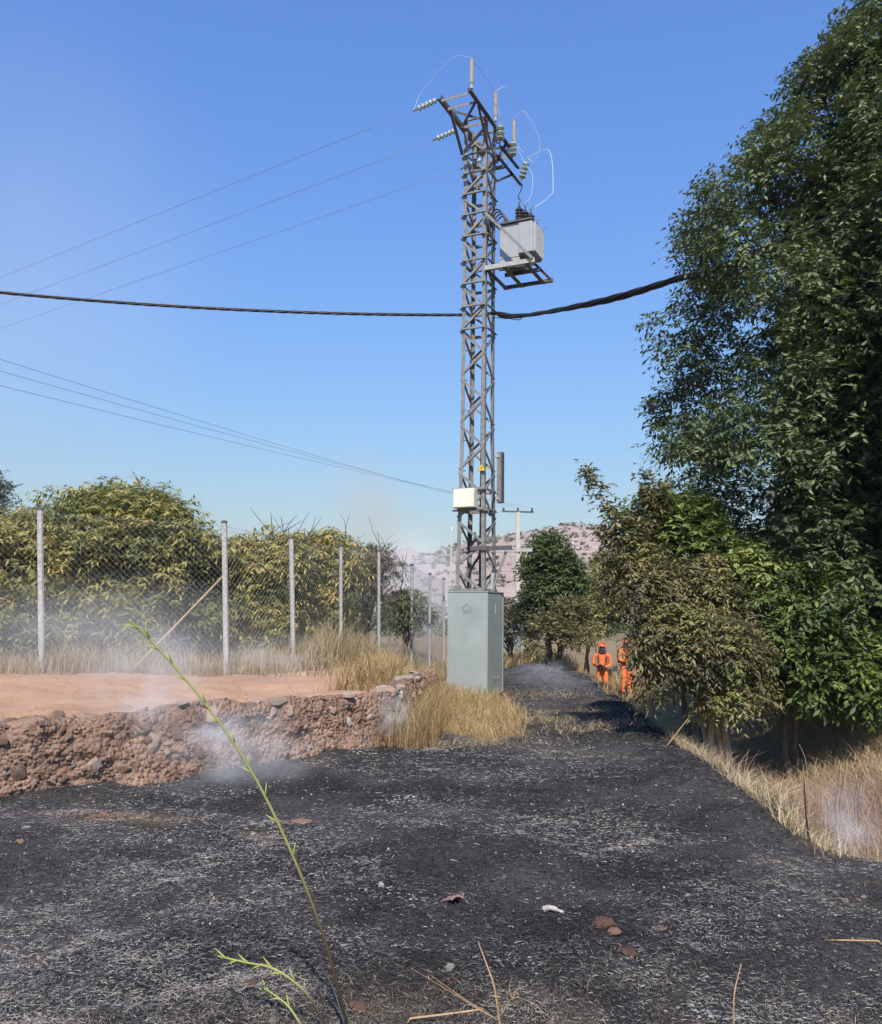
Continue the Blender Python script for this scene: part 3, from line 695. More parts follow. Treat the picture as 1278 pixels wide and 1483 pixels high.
for (b0_, t0_), (b1_, t1_) in zip(tops[:-1], tops[1:]):
    L = (b1_ - b0_).length; nrm = (b1_ - b0_).cross(up).normalized()
    hgt = min((t0_ - b0_).length, (t1_ - b1_).length)
    m = MB(); D = 0.088; nd = int(L / D); rowsH = hgt / (D * 1.0)
    def q(u, v): return b0_.lerp(b1_, u).lerp(t0_.lerp(t1_, u), v)
    # two families of slanting wires
    for fam in (1, -1):
        k0 = -int(rowsH) - 1
        for k in range(k0, nd + int(rowsH) + 2):
            # line x = k*D + fam*z ; clip to 0..L, 0..hgt
            za, zb = (0.0, hgt)
            if fam > 0: lo, hi = (0 - k * D), (L - k * D)
            else: lo, hi = (k * D - L), (k * D)
            za, zb = max(za, lo), min(zb, hi)
            if zb - za < 0.02: continue
            pa, pb = q((k * D + fam * za) / L, za / hgt), q((k * D + fam * zb) / L, zb / hgt)
            o_ = nrm * (0.002 * fam)
            m.tube([pa + o_, pb + o_], 0.0012, 3, cap=False)
    c = m.build('wire_mesh', M['fwire'], FEN); c['kind'] = 'stuff'
    for v in (0.02, 0.985):
        MB().tube([q(0, v), q(1, v)], 0.0018, 4).build('line_wire', M['fwire'], FEN)
# sloping stay of the corner post
b2, t2_ = tops[3]
stf = P(188, 968, 11.9); stf.z = h1(stf.x, 11.9)
MB().tube([b2.lerp(t2_, 0.66), stf], 0.018, 6).build('stay', M['bark_pale'], FEN)

# ------------------------------------------------------------------ stone faced bank
wallroot = empty('stone_wall', (-2.5, 8.55, h1(-2.3, 8.4)), 'rough bank wall of red earth and stones holding up the terrace', 'wall')
WP = [Vector((x, y, 0)) for x, y in WALL[1:9]]
wl = [0.0]
for a, b in zip(WP[:-1], WP[1:]): wl.append(wl[-1] + (b - a).length)
def wpt(s):
    s = min(max(s, 0), wl[-1] - 1e-3)
    for i in range(len(WP) - 1):
        if s <= wl[i + 1]:
            t = (s - wl[i]) / (wl[i + 1] - wl[i]); p = WP[i].lerp(WP[i + 1], t)
            def dirn(j): return (WP[min(j + 1, len(WP) - 1)] - WP[max(j - 1, 0)]).normalized()
            d = dirn(i).lerp(dirn(i + 1), t).normalized()
            return p, Vector((d.y, -d.x, 0))
def wtop(s): return 0.66 + 0.10 * (float(fbm(np.array([s * 1.1]), np.array([2.0]), 31)[0]) - 0.5) * 2 + 0.07 * (float(vn(np.array([s * 3.2]), np.array([5.0]), 33)[0]) - .5)
SW = []; FW = []
ns_, nh_ = 420, 26
for i in range(ns_):
    s = wl[-1] * i / (ns_ - 1); p, nn = wpt(s); tp = wtop(s); zb = h1(p.x + nn.x * 0.35, p.y + nn.y * 0.35) - 0.08
    for j in range(nh_ + 5):
        if j < nh_:
            t = j / (nh_ - 1); z = zb + (tp - zb) * t; off = 0.20 - 0.13 * t - 0.05 * max(0, t - 0.85) / 0.15
        else:
            kk = j - nh_ + 1; off = 0.02 - 0.09 * kk; z = tp + 0.015 - 0.015 * kk
        a_ = np.array([s * 2.2]); c_ = np.array([z * 2.6 + 3])
        off += (float(fbm(a_, c_, 50, 5)[0]) - 0.5) * 0.24 * (1 if j < nh_ else 0.25) + (float(vn(np.array([s * 11]), np.array([z * 11]), 53)[0]) - .5) * 0.05 * (1 if j < nh_ else .2)
        if j >= nh_: z = max(z, h1(p.x + nn.x * off, p.y + nn.y * off) - 0.03 + 0.02 * (4 - (j - nh_)) / 4)
        SW.append((p.x + nn.x * off, p.y + nn.y * off, z))
nr = nh_ + 5; iw = np.arange(ns_ * nr).reshape(ns_, nr)
FWn = np.stack([iw[:-1, :-1].ravel(), iw[1:, :-1].ravel(), iw[1:, 1:].ravel(), iw[:-1, 1:].ravel()], 1)
SW = np.array(SW)
o = link('earth_face', np_mesh('earth_face', SW, FWn, M['earth'], smooth=True), wallroot); o.matrix_parent_inverse = wallroot.matrix_basis.inverted()

def rock_mesh(name, mat, seed, npt=26, flat=0.75, smooth=True):
    r_ = np.random.default_rng(seed); bm = bmesh.new()
    v = r_.normal(size=(npt, 3)); v /= np.linalg.norm(v, axis=1)[:, None]; v *= r_.uniform(0.75, 1.05, (npt, 1)); v *= np.array([1.0, r_.uniform(.7, 1), flat])
    for p in v: bm.verts.new(p * 0.5)
    bmesh.ops.convex_hull(bm, input=bm.verts[:])
    for x in [x for x in bm.verts if not x.link_faces]: bm.verts.remove(x)
    me = bpy.data.meshes.new(name); bm.to_mesh(me); bm.free(); me.materials.append(mat)
    if smooth: me.polygons.foreach_set('use_smooth', [True] * len(me.polygons))
    return me
rockA = [rock_mesh('stone', M['stone'], k, 22, 0.8, False) for k in range(8)]
rockP = [rock_mesh('stone', M['stone_pale'], 40 + k, 24, 0.7, False) for k in range(4)]
def place_rock(me, name, p, s, rot, parent=None):
    o = link(name, me, parent); o.scale = s; o.rotation_euler = rot; o.location = p
    if parent is not None: o.matrix_parent_inverse = parent.matrix_basis.inverted()
    return o
rs_ = np.random.default_rng(77)
sv0, sv1 = wl[1] - 0.4, wl[6] + 1.2     # stretch in view
def on_wall(s, t):
    i = int(round(s / wl[-1] * (ns_ - 1))); j = int(round(t * (nh_ - 1))); return Vector(SW[min(i, ns_ - 1) * nr + j])
for k in range(262):
    s = rs_.uniform(sv0, sv1); t = rs_.uniform(0.02, 0.97)
    p = on_wall(s, t); sz = rs_.choice([0.07, 0.09, 0.11, 0.15, 0.19], p=[.25, .3, .22, .16, .07]) * rs_.uniform(.85, 1.2)
    _, nn = wpt(s)
    place_rock(rockA[rs_.integers(8)] if rs_.random() < 0.9 else rockP[rs_.integers(4)], 'stone', p - nn * sz * 0.12, (sz * 1.15, sz, sz * rs_.uniform(.8, 1.1)), tuple(rs_.uniform(0, 6.28, 3)), wallroot)
for k in range(34):                    # cap stones
    s = rs_.uniform(sv0, sv1); p, nn = wpt(s); sz = rs_.uniform(0.14, 0.32)
    c = p + nn * rs_.uniform(-0.16, 0.04); c.z = wtop(s) + sz * 0.08
    place_rock(rockP[rs_.integers(4)] if (rs_.random() < .12 or s > wl[6] - .6) else rockA[rs_.integers(8)], 'cap_stone', c - up * sz * .12, (sz * 1.3, sz, sz * .6), (rs_.uniform(-.3, .3), rs_.uniform(-.3, .3), rs_.uniform(0, 6.28)), wallroot)
# the many small pebbles in the earth: joined
def pebbles(name, pts, sizes, mat, parent=None, seed=1, flat=1.0):
    r_ = np.random.default_rng(seed); base = np.array([(1, 0, 0), (-1, 0, 0), (0, 1, 0), (0, -1, 0), (0, 0, 1), (0, 0, -1)]) * .5
    fc = np.array([(0, 2, 4), (2, 1, 4), (1, 3, 4), (3, 0, 4), (2, 0, 5), (1, 2, 5), (3, 1, 5), (0, 3, 5)])
    n = len(pts); V_ = base[None] * r_.uniform(.6, 1.25, (n, 6, 1)) * sizes[:, None, None]
    q_ = r_.normal(size=(n, 4)); q_ /= np.linalg.norm(q_, axis=1)[:, None]; w, x, y, z = q_.T
    Rm = np.stack([1 - 2 * (y * y + z * z), 2 * (x * y - z * w), 2 * (x * z + y * w), 2 * (x * y + z * w), 1 - 2 * (x * x + z * z), 2 * (y * z - x * w), 2 * (x * z - y * w), 2 * (y * z + x * w), 1 - 2 * (x * x + y * y)], 1).reshape(n, 3, 3)
    V_ = np.einsum('nij,nkj->nki', Rm, V_); V_[..., 2] *= flat; V_ = V_ + np.asarray(pts)[:, None]
    F_ = (fc[None] + (np.arange(n) * 6)[:, None, None]).reshape(-1, 3)
    o = link(name, np_mesh(name, V_.reshape(-1, 3), F_, mat), parent)
    if parent is not None: o.matrix_parent_inverse = parent.matrix_basis.inverted()
    o['kind'] = 'stuff'; return o
pp = [];
for k in range(2000):
    s = rs_.uniform(sv0, sv1); pp.append(on_wall(s, rs_.uniform(0, 1) ** 1.0))
pebbles('pebbles', np.array(pp), rs_.uniform(0.02, 0.055, len(pp)), M['stone'], wallroot)

# ------------------------------------------------------------------ foliage engine
def nrm_(a): return a / np.maximum(np.linalg.norm(a, axis=-1, keepdims=True), 1e-9)
def leaf_cloud(anc, dirs, tint0, nleaf, L, ll, lw, droop, rng, hang=0.5, spread=0.9):
    n = len(anc); k = np.arange(nleaf); t = ((k + 0.6) / nleaf)[None, :, None]
    Ls = (L * rng.uniform(.6, 1.25, (n, 1, 1)))
    d = nrm_(dirs)[:, None, :]
    pos = anc[:, None, :] + d * Ls * t; pos[..., 2] -= (droop * Ls * t * t)[..., 0]
    side = np.cross(d, np.array([0, 0, 1.0])); side = nrm_(side + 1e-4)
    sg = np.where(k % 2 == 0, 1, -1)[None, :, None]
    ld = nrm_(d * 0.55 + side * sg * spread + rng.normal(0, .38, (n, nleaf, 3)) + np.array([0, 0, -hang]))
    nn = nrm_(np.array([0, 0, 1.0]) + d * 0.35 + rng.normal(0, .45, (n, nleaf, 3)))
    sv = nrm_(np.cross(ld, nn)); nn = np.cross(sv, ld)
    s = rng.uniform(.65, 1.25, (n, nleaf, 1)); l = ll * s; w = lw * s
    p0 = pos; p2 = pos + ld * l; mid = pos + ld * l * 0.42
    p1 = mid + sv * w * .5 + nn * w * .14; p3 = mid - sv * w * .5 + nn * w * .14
    V_ = np.stack([p0, p1, p2, p3], 2).reshape(-1, 3)
    tt_ = np.clip(tint0[:, None, None] + rng.normal(0, .13, (n, nleaf, 1)) + np.zeros((1, 1, 4)), 0, 1).reshape(-1)
    m_ = n * nleaf; b_ = np.arange(m_) * 4
    F_ = np.concatenate([np.stack([b_, b_ + 1, b_ + 2], 1), np.stack([b_, b_ + 2, b_ + 3], 1)])
    return V_, F_, tt_
def clump_sprigs(C, rad, per, rng, outward=None, uplift=0.35, flat=0.8):
    n = len(C); v = nrm_(rng.normal(size=(n, per, 3))); r = rng.uniform(0.35, 1.0, (n, per, 1)) ** 0.6
    off = v * r * rad[:, None, None]; off[..., 2] *= flat
    anc = (C[:, None] + off).reshape(-1, 3)
    d = v * 0.8 + rng.normal(0, .35, v.shape) + np.array([0, 0, uplift])
    if outward is not None: d = d + outward[:, None] * 0.7
    return anc, d.reshape(-1, 3)
def join(parts):
    Vs, Fs, Ts = [], [], []; k = 0
    for v, f, t in parts: Vs.append(v); Fs.append(f + k); Ts.append(t); k += len(v)
    return np.concatenate(Vs), np.concatenate(Fs), np.concatenate(Ts)
def limb(m, p, q, r0, r1, bend=0.15, n=6, sides=6):
    p, q = Vector(p), Vector(q); L = (q - p).length; pts = []
    w = Vector((random.uniform(-1, 1), random.uniform(-1, 1), random.uniform(0, 1))) * L * bend
    for k in range(n + 1):
        t = k / n; pts.append(p.lerp(q, t) + w * math.sin(math.pi * t) + Vector((random.uniform(-1, 1), random.uniform(-1, 1), 0)) * L * 0.015)
    m.tube(pts, [r0 + (r1 - r0) * k / n for k in range(n + 1)], sides)
    return pts
def tree(name, label, cat, base, C, rad, per, mat, leaf, rng, trunk_top, tr=0.1, bark='bark', tint=None, outward=None, nleaf=8, L=0.35, droop=0.35, hang=0.5, group=None, limbs=14, stems=1, extra_sprigs=None, tvar=0.16, gap=1.0):
    base = Vector(base); root = empty(name, base, label, cat, group)
    m = MB()
    for s in range(stems):
        b_ = base + Vector((random.uniform(-1, 1), random.uniform(-1, 1), 0)) * 0.16 * (stems > 1) - up * 0.05
        tp = Vector(trunk_top) + Vector((random.uniform(-1, 1), random.uniform(-1, 1), random.uniform(-.3, .3))) * 0.25 * (stems > 1)
        tpts = limb(m, b_, tp, tr, tr * 0.4, 0.04, 8, 8)
        for k in range(limbs):
            i = rng.integers(len(C)); st = tpts[rng.integers(3, len(tpts))]
            if limbs == 40: i = rng.integers(len(C) - 500, len(C))
            limb(m, st, Vector(C[i]), tr * 0.38, 0.008, 0.12, 5, 5)
    m.build('trunk', M[bark], root, smooth=True)
    anc, d = clump_sprigs(C, rad, per, rng, outward)
    t0 = (tint if tint is not None else np.full(len(C), .5)) + rng.normal(0, tvar, len(C))
    t0 = np.repeat(t0, per) + rng.normal(0, .08, len(anc))
    # clump tints come from the caller, lighter towards the top on some plants
    parts = [leaf_cloud(anc, d, t0, nleaf, L, leaf[0], leaf[1], droop, rng, hang)]
    if extra_sprigs is not None: parts += extra_sprigs
    v, f, t = join(parts)
    o = link('crown', np_mesh('crown', v, f, M[mat], t), root); o.matrix_parent_inverse = root.matrix_basis.inverted()
    return root
def lobes(specs, n, rng, shell=(0.55, 1.0)):
    """ellipsoid lobes (cx,cy,cz,rx,ry,rz): clump centres through the outer shell"""
    vol = np.array([s[3] * s[4] + s[3] * s[5] for s in specs]); cnt = np.maximum(3, (n * vol / vol.sum()).astype(int)); C = []; O = []
    for s, k in zip(specs, cnt):
        v = nrm_(rng.normal(size=(k, 3))); v[:, 2] = np.where(v[:, 2] < -0.5, -v[:, 2], v[:, 2])
        r = rng.uniform(shell[0], shell[1], (k, 1)) ** 0.6
        C.append(np.array(s[:3]) + v * r * np.array(s[3:6])); O.append(v)
    return np.concatenate(C), np.concatenate(O)
rg = np.random.default_rng(3)

# the big tree on the right
TX, TY = 8.3, 13.6
zs_ = np.array([0.6, 1.6, 3.4, 4.8, 6.6, 8.4, 9.6, 12.1, 13.6]); rs2 = np.array([3.0, 4.2, 4.35, 4.05, 4.1, 3.55, 2.75, 1.0, 0.25])
n = 1500; z = np.interp(rg.random(n), np.concatenate([[0], np.cumsum((rs2[1:] + rs2[:-1]) * np.diff(zs_))]) / np.sum((rs2[1:] + rs2[:-1]) * np.diff(zs_)), zs_)
ang = rg.uniform(0, 2 * np.pi, n)
lump = fbm(ang * 3.2 + 40, z * 0.95, 140, 3)                       # boughs stand out, hollows fall back
keep = (lump > 0.40) & (rg.random(n) < .9); ang, z, lump = ang[keep], z[keep], lump[keep]; n = len(z)
rr = np.interp(z, zs_, rs2) * (0.66 + 0.60 * np.clip(lump, .35, .72)) * rg.uniform(.93, 1.06, n)
Cb = np.stack([TX + rr * np.cos(ang), TY + rr * np.sin(ang), z], 1); Ob = np.stack([np.cos(ang), np.sin(ang), np.full(n, .3)], 1)
n2 = 520; a2 = rg.uniform(0, 2 * np.pi, n2); z2 = rg.uniform(.8, 11.5, n2); r2_ = np.interp(z2, zs_, rs2) * rg.uniform(.2, .78, n2)
Cb = np.concatenate([Cb, np.stack([TX + r2_ * np.cos(a2), TY + r2_ * np.sin(a2), z2], 1)]); Ob = np.concatenate([Ob, np.stack([np.cos(a2), np.sin(a2), np.zeros(n2)], 1)])
n3 = 15000; a3 = rg.uniform(0, 2 * np.pi, n3); z3 = rg.uniform(.9, 11.8, n3); r3_ = np.interp(z3, zs_, rs2) * np.sqrt(rg.uniform(.05, .42, n3))
core = leaf_cloud(np.stack([TX + r3_ * np.cos(a3), TY + r3_ * np.sin(a3), z3], 1), rg.normal(size=(n3, 3)), np.full(n3, .3), 6, .4, .19, .10, .3, rg, .5)  # inner leaves tinted darker: shade inside the crown put into their colour
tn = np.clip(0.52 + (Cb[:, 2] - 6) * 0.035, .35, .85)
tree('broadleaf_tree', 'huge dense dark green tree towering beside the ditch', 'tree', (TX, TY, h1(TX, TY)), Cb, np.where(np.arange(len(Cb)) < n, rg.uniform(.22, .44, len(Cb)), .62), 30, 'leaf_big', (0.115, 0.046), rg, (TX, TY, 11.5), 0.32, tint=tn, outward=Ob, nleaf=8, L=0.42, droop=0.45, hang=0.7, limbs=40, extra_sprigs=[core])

# yellowing orchard trees behind the fence
def orchard(label, specs, n, per, base, top, group='yellowing trees behind the fence', tint=.5, leaf=(0.13, 0.034), mat='leaf_mango', name='orchard_tree', rad=(.24, .42), limbs=14, bark='bark', tr=0.07, stems=2, nleaf=7, L=.26):
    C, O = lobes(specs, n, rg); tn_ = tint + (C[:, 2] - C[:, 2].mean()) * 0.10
    return tree(name, label, 'tree' if 'tree' in name else 'shrub', (base[0], base[1], h1(*base)), C, rg.uniform(rad[0], rad[1], len(C)), per, mat, leaf, rg, top, tr, bark, tn_, O, nleaf, L, .5, .95, group, limbs, stems, tvar=.2)
def at(px, py, Y): return P(px, py, Y)
def ell(px, py, Y, rpx, rpy, ry=None):
    c = P(px, py, Y); k = Y / FPX; return (c.x, c.y, c.z, rpx * k, ry if ry else rpx * k * .8, rpy * k)
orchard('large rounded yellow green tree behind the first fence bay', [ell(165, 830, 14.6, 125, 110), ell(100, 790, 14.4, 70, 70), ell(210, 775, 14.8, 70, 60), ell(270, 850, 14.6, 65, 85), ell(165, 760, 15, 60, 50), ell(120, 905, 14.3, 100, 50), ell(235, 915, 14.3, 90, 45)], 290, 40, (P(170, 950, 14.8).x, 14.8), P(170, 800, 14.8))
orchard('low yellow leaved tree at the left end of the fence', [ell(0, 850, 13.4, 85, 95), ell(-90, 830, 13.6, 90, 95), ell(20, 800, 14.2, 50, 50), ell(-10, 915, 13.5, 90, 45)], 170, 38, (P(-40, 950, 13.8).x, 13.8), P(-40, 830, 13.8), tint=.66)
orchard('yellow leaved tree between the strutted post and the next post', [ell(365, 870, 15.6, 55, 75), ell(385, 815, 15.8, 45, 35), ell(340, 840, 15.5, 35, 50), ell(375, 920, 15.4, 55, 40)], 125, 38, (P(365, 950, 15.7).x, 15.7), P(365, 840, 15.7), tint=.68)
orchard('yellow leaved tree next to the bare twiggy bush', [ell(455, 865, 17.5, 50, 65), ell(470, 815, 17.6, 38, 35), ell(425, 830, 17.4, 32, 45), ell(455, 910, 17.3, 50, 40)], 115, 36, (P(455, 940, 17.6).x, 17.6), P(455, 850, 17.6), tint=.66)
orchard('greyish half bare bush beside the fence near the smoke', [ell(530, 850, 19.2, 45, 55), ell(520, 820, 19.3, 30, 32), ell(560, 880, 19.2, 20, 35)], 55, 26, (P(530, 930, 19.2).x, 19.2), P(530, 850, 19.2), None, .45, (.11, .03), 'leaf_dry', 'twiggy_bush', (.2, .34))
orchard('low bright green bush behind the receding fence posts', [ell(590, 888, 24.5, 26, 26), ell(575, 900, 24.5, 20, 18)], 26, 26, (P(590, 930, 24.5).x, 24.5), P(590, 895, 24.5), None, .5, (.12, .05), 'leaf_bright', 'green_bush', (.2, .34))
def bare(label, px, py, Y, tips, group=None):
    b_ = P(px, py, Y); b_.z = h1(b_.x, Y); root = empty('bare_branches', b_, label, 'dead bush', group); m = MB()
    for tx, ty in tips:
        q_ = P(tx, ty, Y + random.uniform(-.5, .5)); pts = limb(m, b_ + Vector((random.uniform(-.15, .15), 0, 0)), q_, .03, .006, .08, 7, 5)
        for j in range(7):
            st = pts[random.randint(3, 6)]; e2 = st + (q_ - b_).normalized() * random.uniform(.2, .5) + Vector((random.uniform(-.4, .4), random.uniform(-.3, .3), random.uniform(-.05, .3)))
            limb(m, st, e2, .009, .003, .1, 3, 4)
    m.build('branches', M['twig_dark'], root)
bare('thin bare branches sticking up above the half bare bush', 525, 900, 19.0, [(495, 770), (520, 775), (548, 772), (575, 790), (590, 800), (560, 815), (510, 790), (535, 830)])
bare('bare forked twigs rising above the yellow leaved trees', 412, 880, 16.2, [(395, 742), (406, 748), (418, 765), (455, 770), (445, 765)])
# hazy tree far left
C, O = lobes([ell(-12, 740, 38, 26, 50), ell(-40, 760, 38, 40, 60)], 60, rg)
tree('eucalyptus_tree', 'hazy grey green tree far behind the orchard at its left end', 'tree', (P(-30, 900, 38).x, 38, .2), C, rg.uniform(.4, .7, len(C)), 26, 'leaf_grey', (.22, .06), rg, P(-28, 750, 38), .16, nleaf=6, L=.5, outward=O)

# trees and shrubs right of the tower
C, O = lobes([ell(797, 840, 27, 30, 48), ell(793, 800, 27, 17, 26), ell(790, 885, 27, 32, 38), ell(816, 850, 27.2, 18, 40)], 120, rg)
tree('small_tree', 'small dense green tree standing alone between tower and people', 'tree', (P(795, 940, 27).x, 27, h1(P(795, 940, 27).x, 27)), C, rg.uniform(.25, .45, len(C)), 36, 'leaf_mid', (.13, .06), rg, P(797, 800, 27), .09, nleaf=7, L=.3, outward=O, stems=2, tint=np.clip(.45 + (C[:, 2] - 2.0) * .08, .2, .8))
C, O = lobes([ell(800, 925, 25.2, 40, 26), ell(830, 905, 25.5, 30, 35)], 50, rg)
tree('low_shrub', 'low dark scorched shrub at the foot of the small green tree', 'shrub', (P(805, 950, 25.2).x, 25.2, h1(P(805, 950, 25.2).x, 25.2)), C, rg.uniform(.22, .36, len(C)), 30, 'leaf_scorch', (.11, .045), rg, P(805, 925, 25.2), .04, nleaf=7, L=.25, outward=O, stems=2)
C, O = lobes([ell(848, 880, 31, 32, 48), ell(862, 900, 30.5, 25, 40), ell(880, 850, 31.5, 26, 45)], 70, rg)
tree('yellow_shrub', 'yellow green shrub behind the people at the path end', 'shrub', (P(850, 940, 31).x, 31, h1(P(850, 940, 31).x, 31)), C, rg.uniform(.28, .45, len(C)), 30, 'leaf_mango', (.15, .06), rg, P(852, 880, 31), .06, nleaf=7, L=.3, outward=O, stems=2, tint=np.full(len(C), .55))
C, O = lobes([ell(745, 915, 28, 30, 30), ell(720, 905, 29, 34, 30)], 36, rg)
tree('dry_shrub', 'olive brown dry shrub just behind the tower casing', 'shrub', (P(740, 945, 28).x, 28, h1(P(740, 945, 28).x, 28)), C, rg.uniform(.22, .4, len(C)), 28, 'leaf_dry', (.13, .05), rg, P(740, 915, 28), .05, nleaf=7, L=.28, outward=O, stems=2)

def branch_sprigs(pts_px, Y, rng, tint, ll=(.09, .034), per=9, spread=.16):
    """leafy shoots along a photographed line"""
    pts = bez([P(x, y, Y) for x, y in pts_px], 10); A = []; D = []
    for i, p in enumerate(pts[:-1]):
        d = (pts[i + 1] - p).normalized()
        for k in range(per):
            A.append(p + Vector(rng.normal(0, spread * .3, 3))); D.append(d * .6 + Vector(rng.normal(0, .7, 3)))
    A = np.array([tuple(a) for a in A]); D = np.array([tuple(a) for a in D])
    return leaf_cloud(A, D, np.full(len(A), tint) + rng.normal(0, .12, len(A)), 5, spread, ll[0], ll[1], .3, rng, .5)
ex = [branch_sprigs([(905, 800), (895, 765), (880, 735), (862, 700), (850, 676)], 11.2, rg, .45, per=4), branch_sprigs([(900, 800), (925, 760), (905, 748)], 11.2, rg, .4, per=4),
      branch_sprigs([(935, 800), (945, 755), (938, 715), (935, 682)], 11.6, rg, .4, per=5), branch_sprigs([(945, 760), (958, 725), (962, 705)], 11.6, rg, .4, per=4),
      branch_sprigs([(915, 790), (890, 778), (872, 770)], 11.2, rg, .35, per=4)]
C, O = lobes([ell(935, 860, 11.2, 50, 50), ell(985, 930, 10.9, 58, 62), ell(918, 820, 11.4, 36, 34), ell(1045, 955, 10.8, 58, 62), ell(980, 985, 10.8, 42, 34), ell(950, 930, 11.1, 30, 50), ell(1010, 860, 11.4, 55, 50), ell(1075, 905, 11.3, 40, 60), ell(1070, 1010, 10.7, 40, 26)], 230, rg, (.35, 1.0))
tnt = np.where(rg.random(len(C)) < .35, .72, .38)
sb = P(1040, 1085, 11.0)
tree('scorched_shrub', 'tall scorched brown olive shrub with bare pale stems at the ditch edge', 'shrub', (sb.x, 11.0, h1(sb.x, 11.0)), C, rg.uniform(.12, .28, len(C)), 40, 'leaf_scorch', (.085, .025), rg, P(1020, 900, 11.1), .05, 'bark_pale', tnt, O, 6, .2, .5, .8, None, 16, 4, ex, .16)
C, O = lobes([ell(985, 775, 12.2, 42, 42), ell(955, 770, 12.2, 36, 42), ell(1010, 800, 12.0, 45, 40)], 60, rg)
tree('lime_shrub', 'lime green leafy top growing between scorched shrub and big tree', 'shrub', (P(1000, 1060, 12.4).x, 12.4, h1(P(1000, 1060, 12.4).x, 12.4)), C, rg.uniform(.2, .34, len(C)), 30, 'leaf_bright', (.12, .05), rg, P(985, 800, 12.2), .05, tint=np.full(len(C), .42), outward=O, nleaf=7, L=.24, stems=2)
C, O = lobes([ell(1090, 855, 11.6, 62, 48), ell(1120, 925, 11.4, 66, 60), ell(1170, 970, 11.3, 60, 50), ell(1070, 840, 11.8, 50, 40), ell(1215, 995, 11.2, 48, 38), ell(1180, 900, 11.8, 50, 60), ell(1265, 970, 11.5, 45, 50)], 230, rg, (.4, 1.0))
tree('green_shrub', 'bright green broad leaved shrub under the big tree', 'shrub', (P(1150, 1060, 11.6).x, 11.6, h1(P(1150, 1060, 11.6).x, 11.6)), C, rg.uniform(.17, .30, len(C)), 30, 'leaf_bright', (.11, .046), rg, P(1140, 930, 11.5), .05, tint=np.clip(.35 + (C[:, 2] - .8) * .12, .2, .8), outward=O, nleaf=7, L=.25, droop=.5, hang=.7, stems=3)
for px, Y, hpx, lab in ((1330, 12.5, 900, 'dark green undergrowth bush at the right edge of the ditch bank'), (1085, 18.5, 900, 'dark green bush deep behind the scorched shrub')):
    C, O = lobes([ell(px, 900, Y, 110 if Y < 15 else 90, 120), ell(px - 60, 960, Y, 70, 70), ell(px + 60, 960, Y, 70, 70)], 90, rg)
    tree('undergrowth_bush', lab, 'shrub', (P(px, 1000, Y).x, Y, h1(P(px, 1000, Y).x, Y)), C, rg.uniform(.3, .45, len(C)), 30, 'leaf_big', (.12, .055), rg, P(px, 930, Y), .06, outward=O, nleaf=7, L=.3, stems=2)

# far vegetation seen only as a mass
A = []; n = 5200
x = rg.uniform(-60, 70, n); y = rg.uniform(55, 85, n); hh = 2.6 * fbm(x * .12, y * .12, 60) + .6
A = np.stack([x, y, rg.uniform(0, 1, n) * hh], 1)
v, f, t = leaf_cloud(A, rg.normal(size=(n, 3)) + np.array([0, 0, .5]), .4 + .5 * fbm(x * .2, y * .2, 61) - .25, 7, .5, .36, .2, .2, rg)
tag(link('distant_thicket', np_mesh('distant_thicket', v, f, M['leaf_mid'], t)), 'band of distant green thickets at the foot of the hill', 'thicket', kind='stuff')
# scrub on the hillside
n = 3800; hv = HV.reshape(-1, 3); hv = hv[(hv[:, 2] > 1)]; A = hv[rg.integers(len(hv), size=n)] + rg.normal(0, 1.6, (n, 3)) * np.array([1, 1, .0])
big = rg.uniform(.3, 1.1, n)
v, f, t = leaf_cloud(np.repeat(A, 5, 0), rg.normal(size=(n * 5, 3)) + np.array([0, 0, .8]), np.repeat(rg.uniform(.1, .7, n), 5), 5, .7, .7, .45, .1, rg)
tag(link('hillside_scrub', np_mesh('hillside_scrub', v, f, M['leaf_dry'], t)), 'scattered grey green scrub dotting the dry hillside', 'scrub', kind='stuff')

# ------------------------------------------------------------------ grasses
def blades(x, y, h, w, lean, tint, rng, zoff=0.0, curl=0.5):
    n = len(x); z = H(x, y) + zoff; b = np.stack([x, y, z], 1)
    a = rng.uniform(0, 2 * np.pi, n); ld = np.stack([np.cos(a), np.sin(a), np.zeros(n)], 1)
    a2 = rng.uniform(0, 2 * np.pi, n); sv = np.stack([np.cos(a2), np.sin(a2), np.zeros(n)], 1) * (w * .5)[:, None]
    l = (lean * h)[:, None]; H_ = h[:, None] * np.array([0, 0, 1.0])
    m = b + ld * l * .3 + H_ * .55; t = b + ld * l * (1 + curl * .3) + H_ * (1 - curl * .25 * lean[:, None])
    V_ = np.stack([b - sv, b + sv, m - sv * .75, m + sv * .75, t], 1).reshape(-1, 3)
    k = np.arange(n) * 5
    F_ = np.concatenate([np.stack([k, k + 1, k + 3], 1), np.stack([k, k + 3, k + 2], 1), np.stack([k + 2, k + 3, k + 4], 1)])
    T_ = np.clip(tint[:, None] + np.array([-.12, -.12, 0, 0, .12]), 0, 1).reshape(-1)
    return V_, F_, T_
def grass_obj(name, parts, mat, label, cat='grass'):
    v, f, t = join(parts); o = link(name, np_mesh(name, v, f, M[mat], t)); return tag(o, label, cat, kind='stuff')
gr = np.random.default_rng(8)
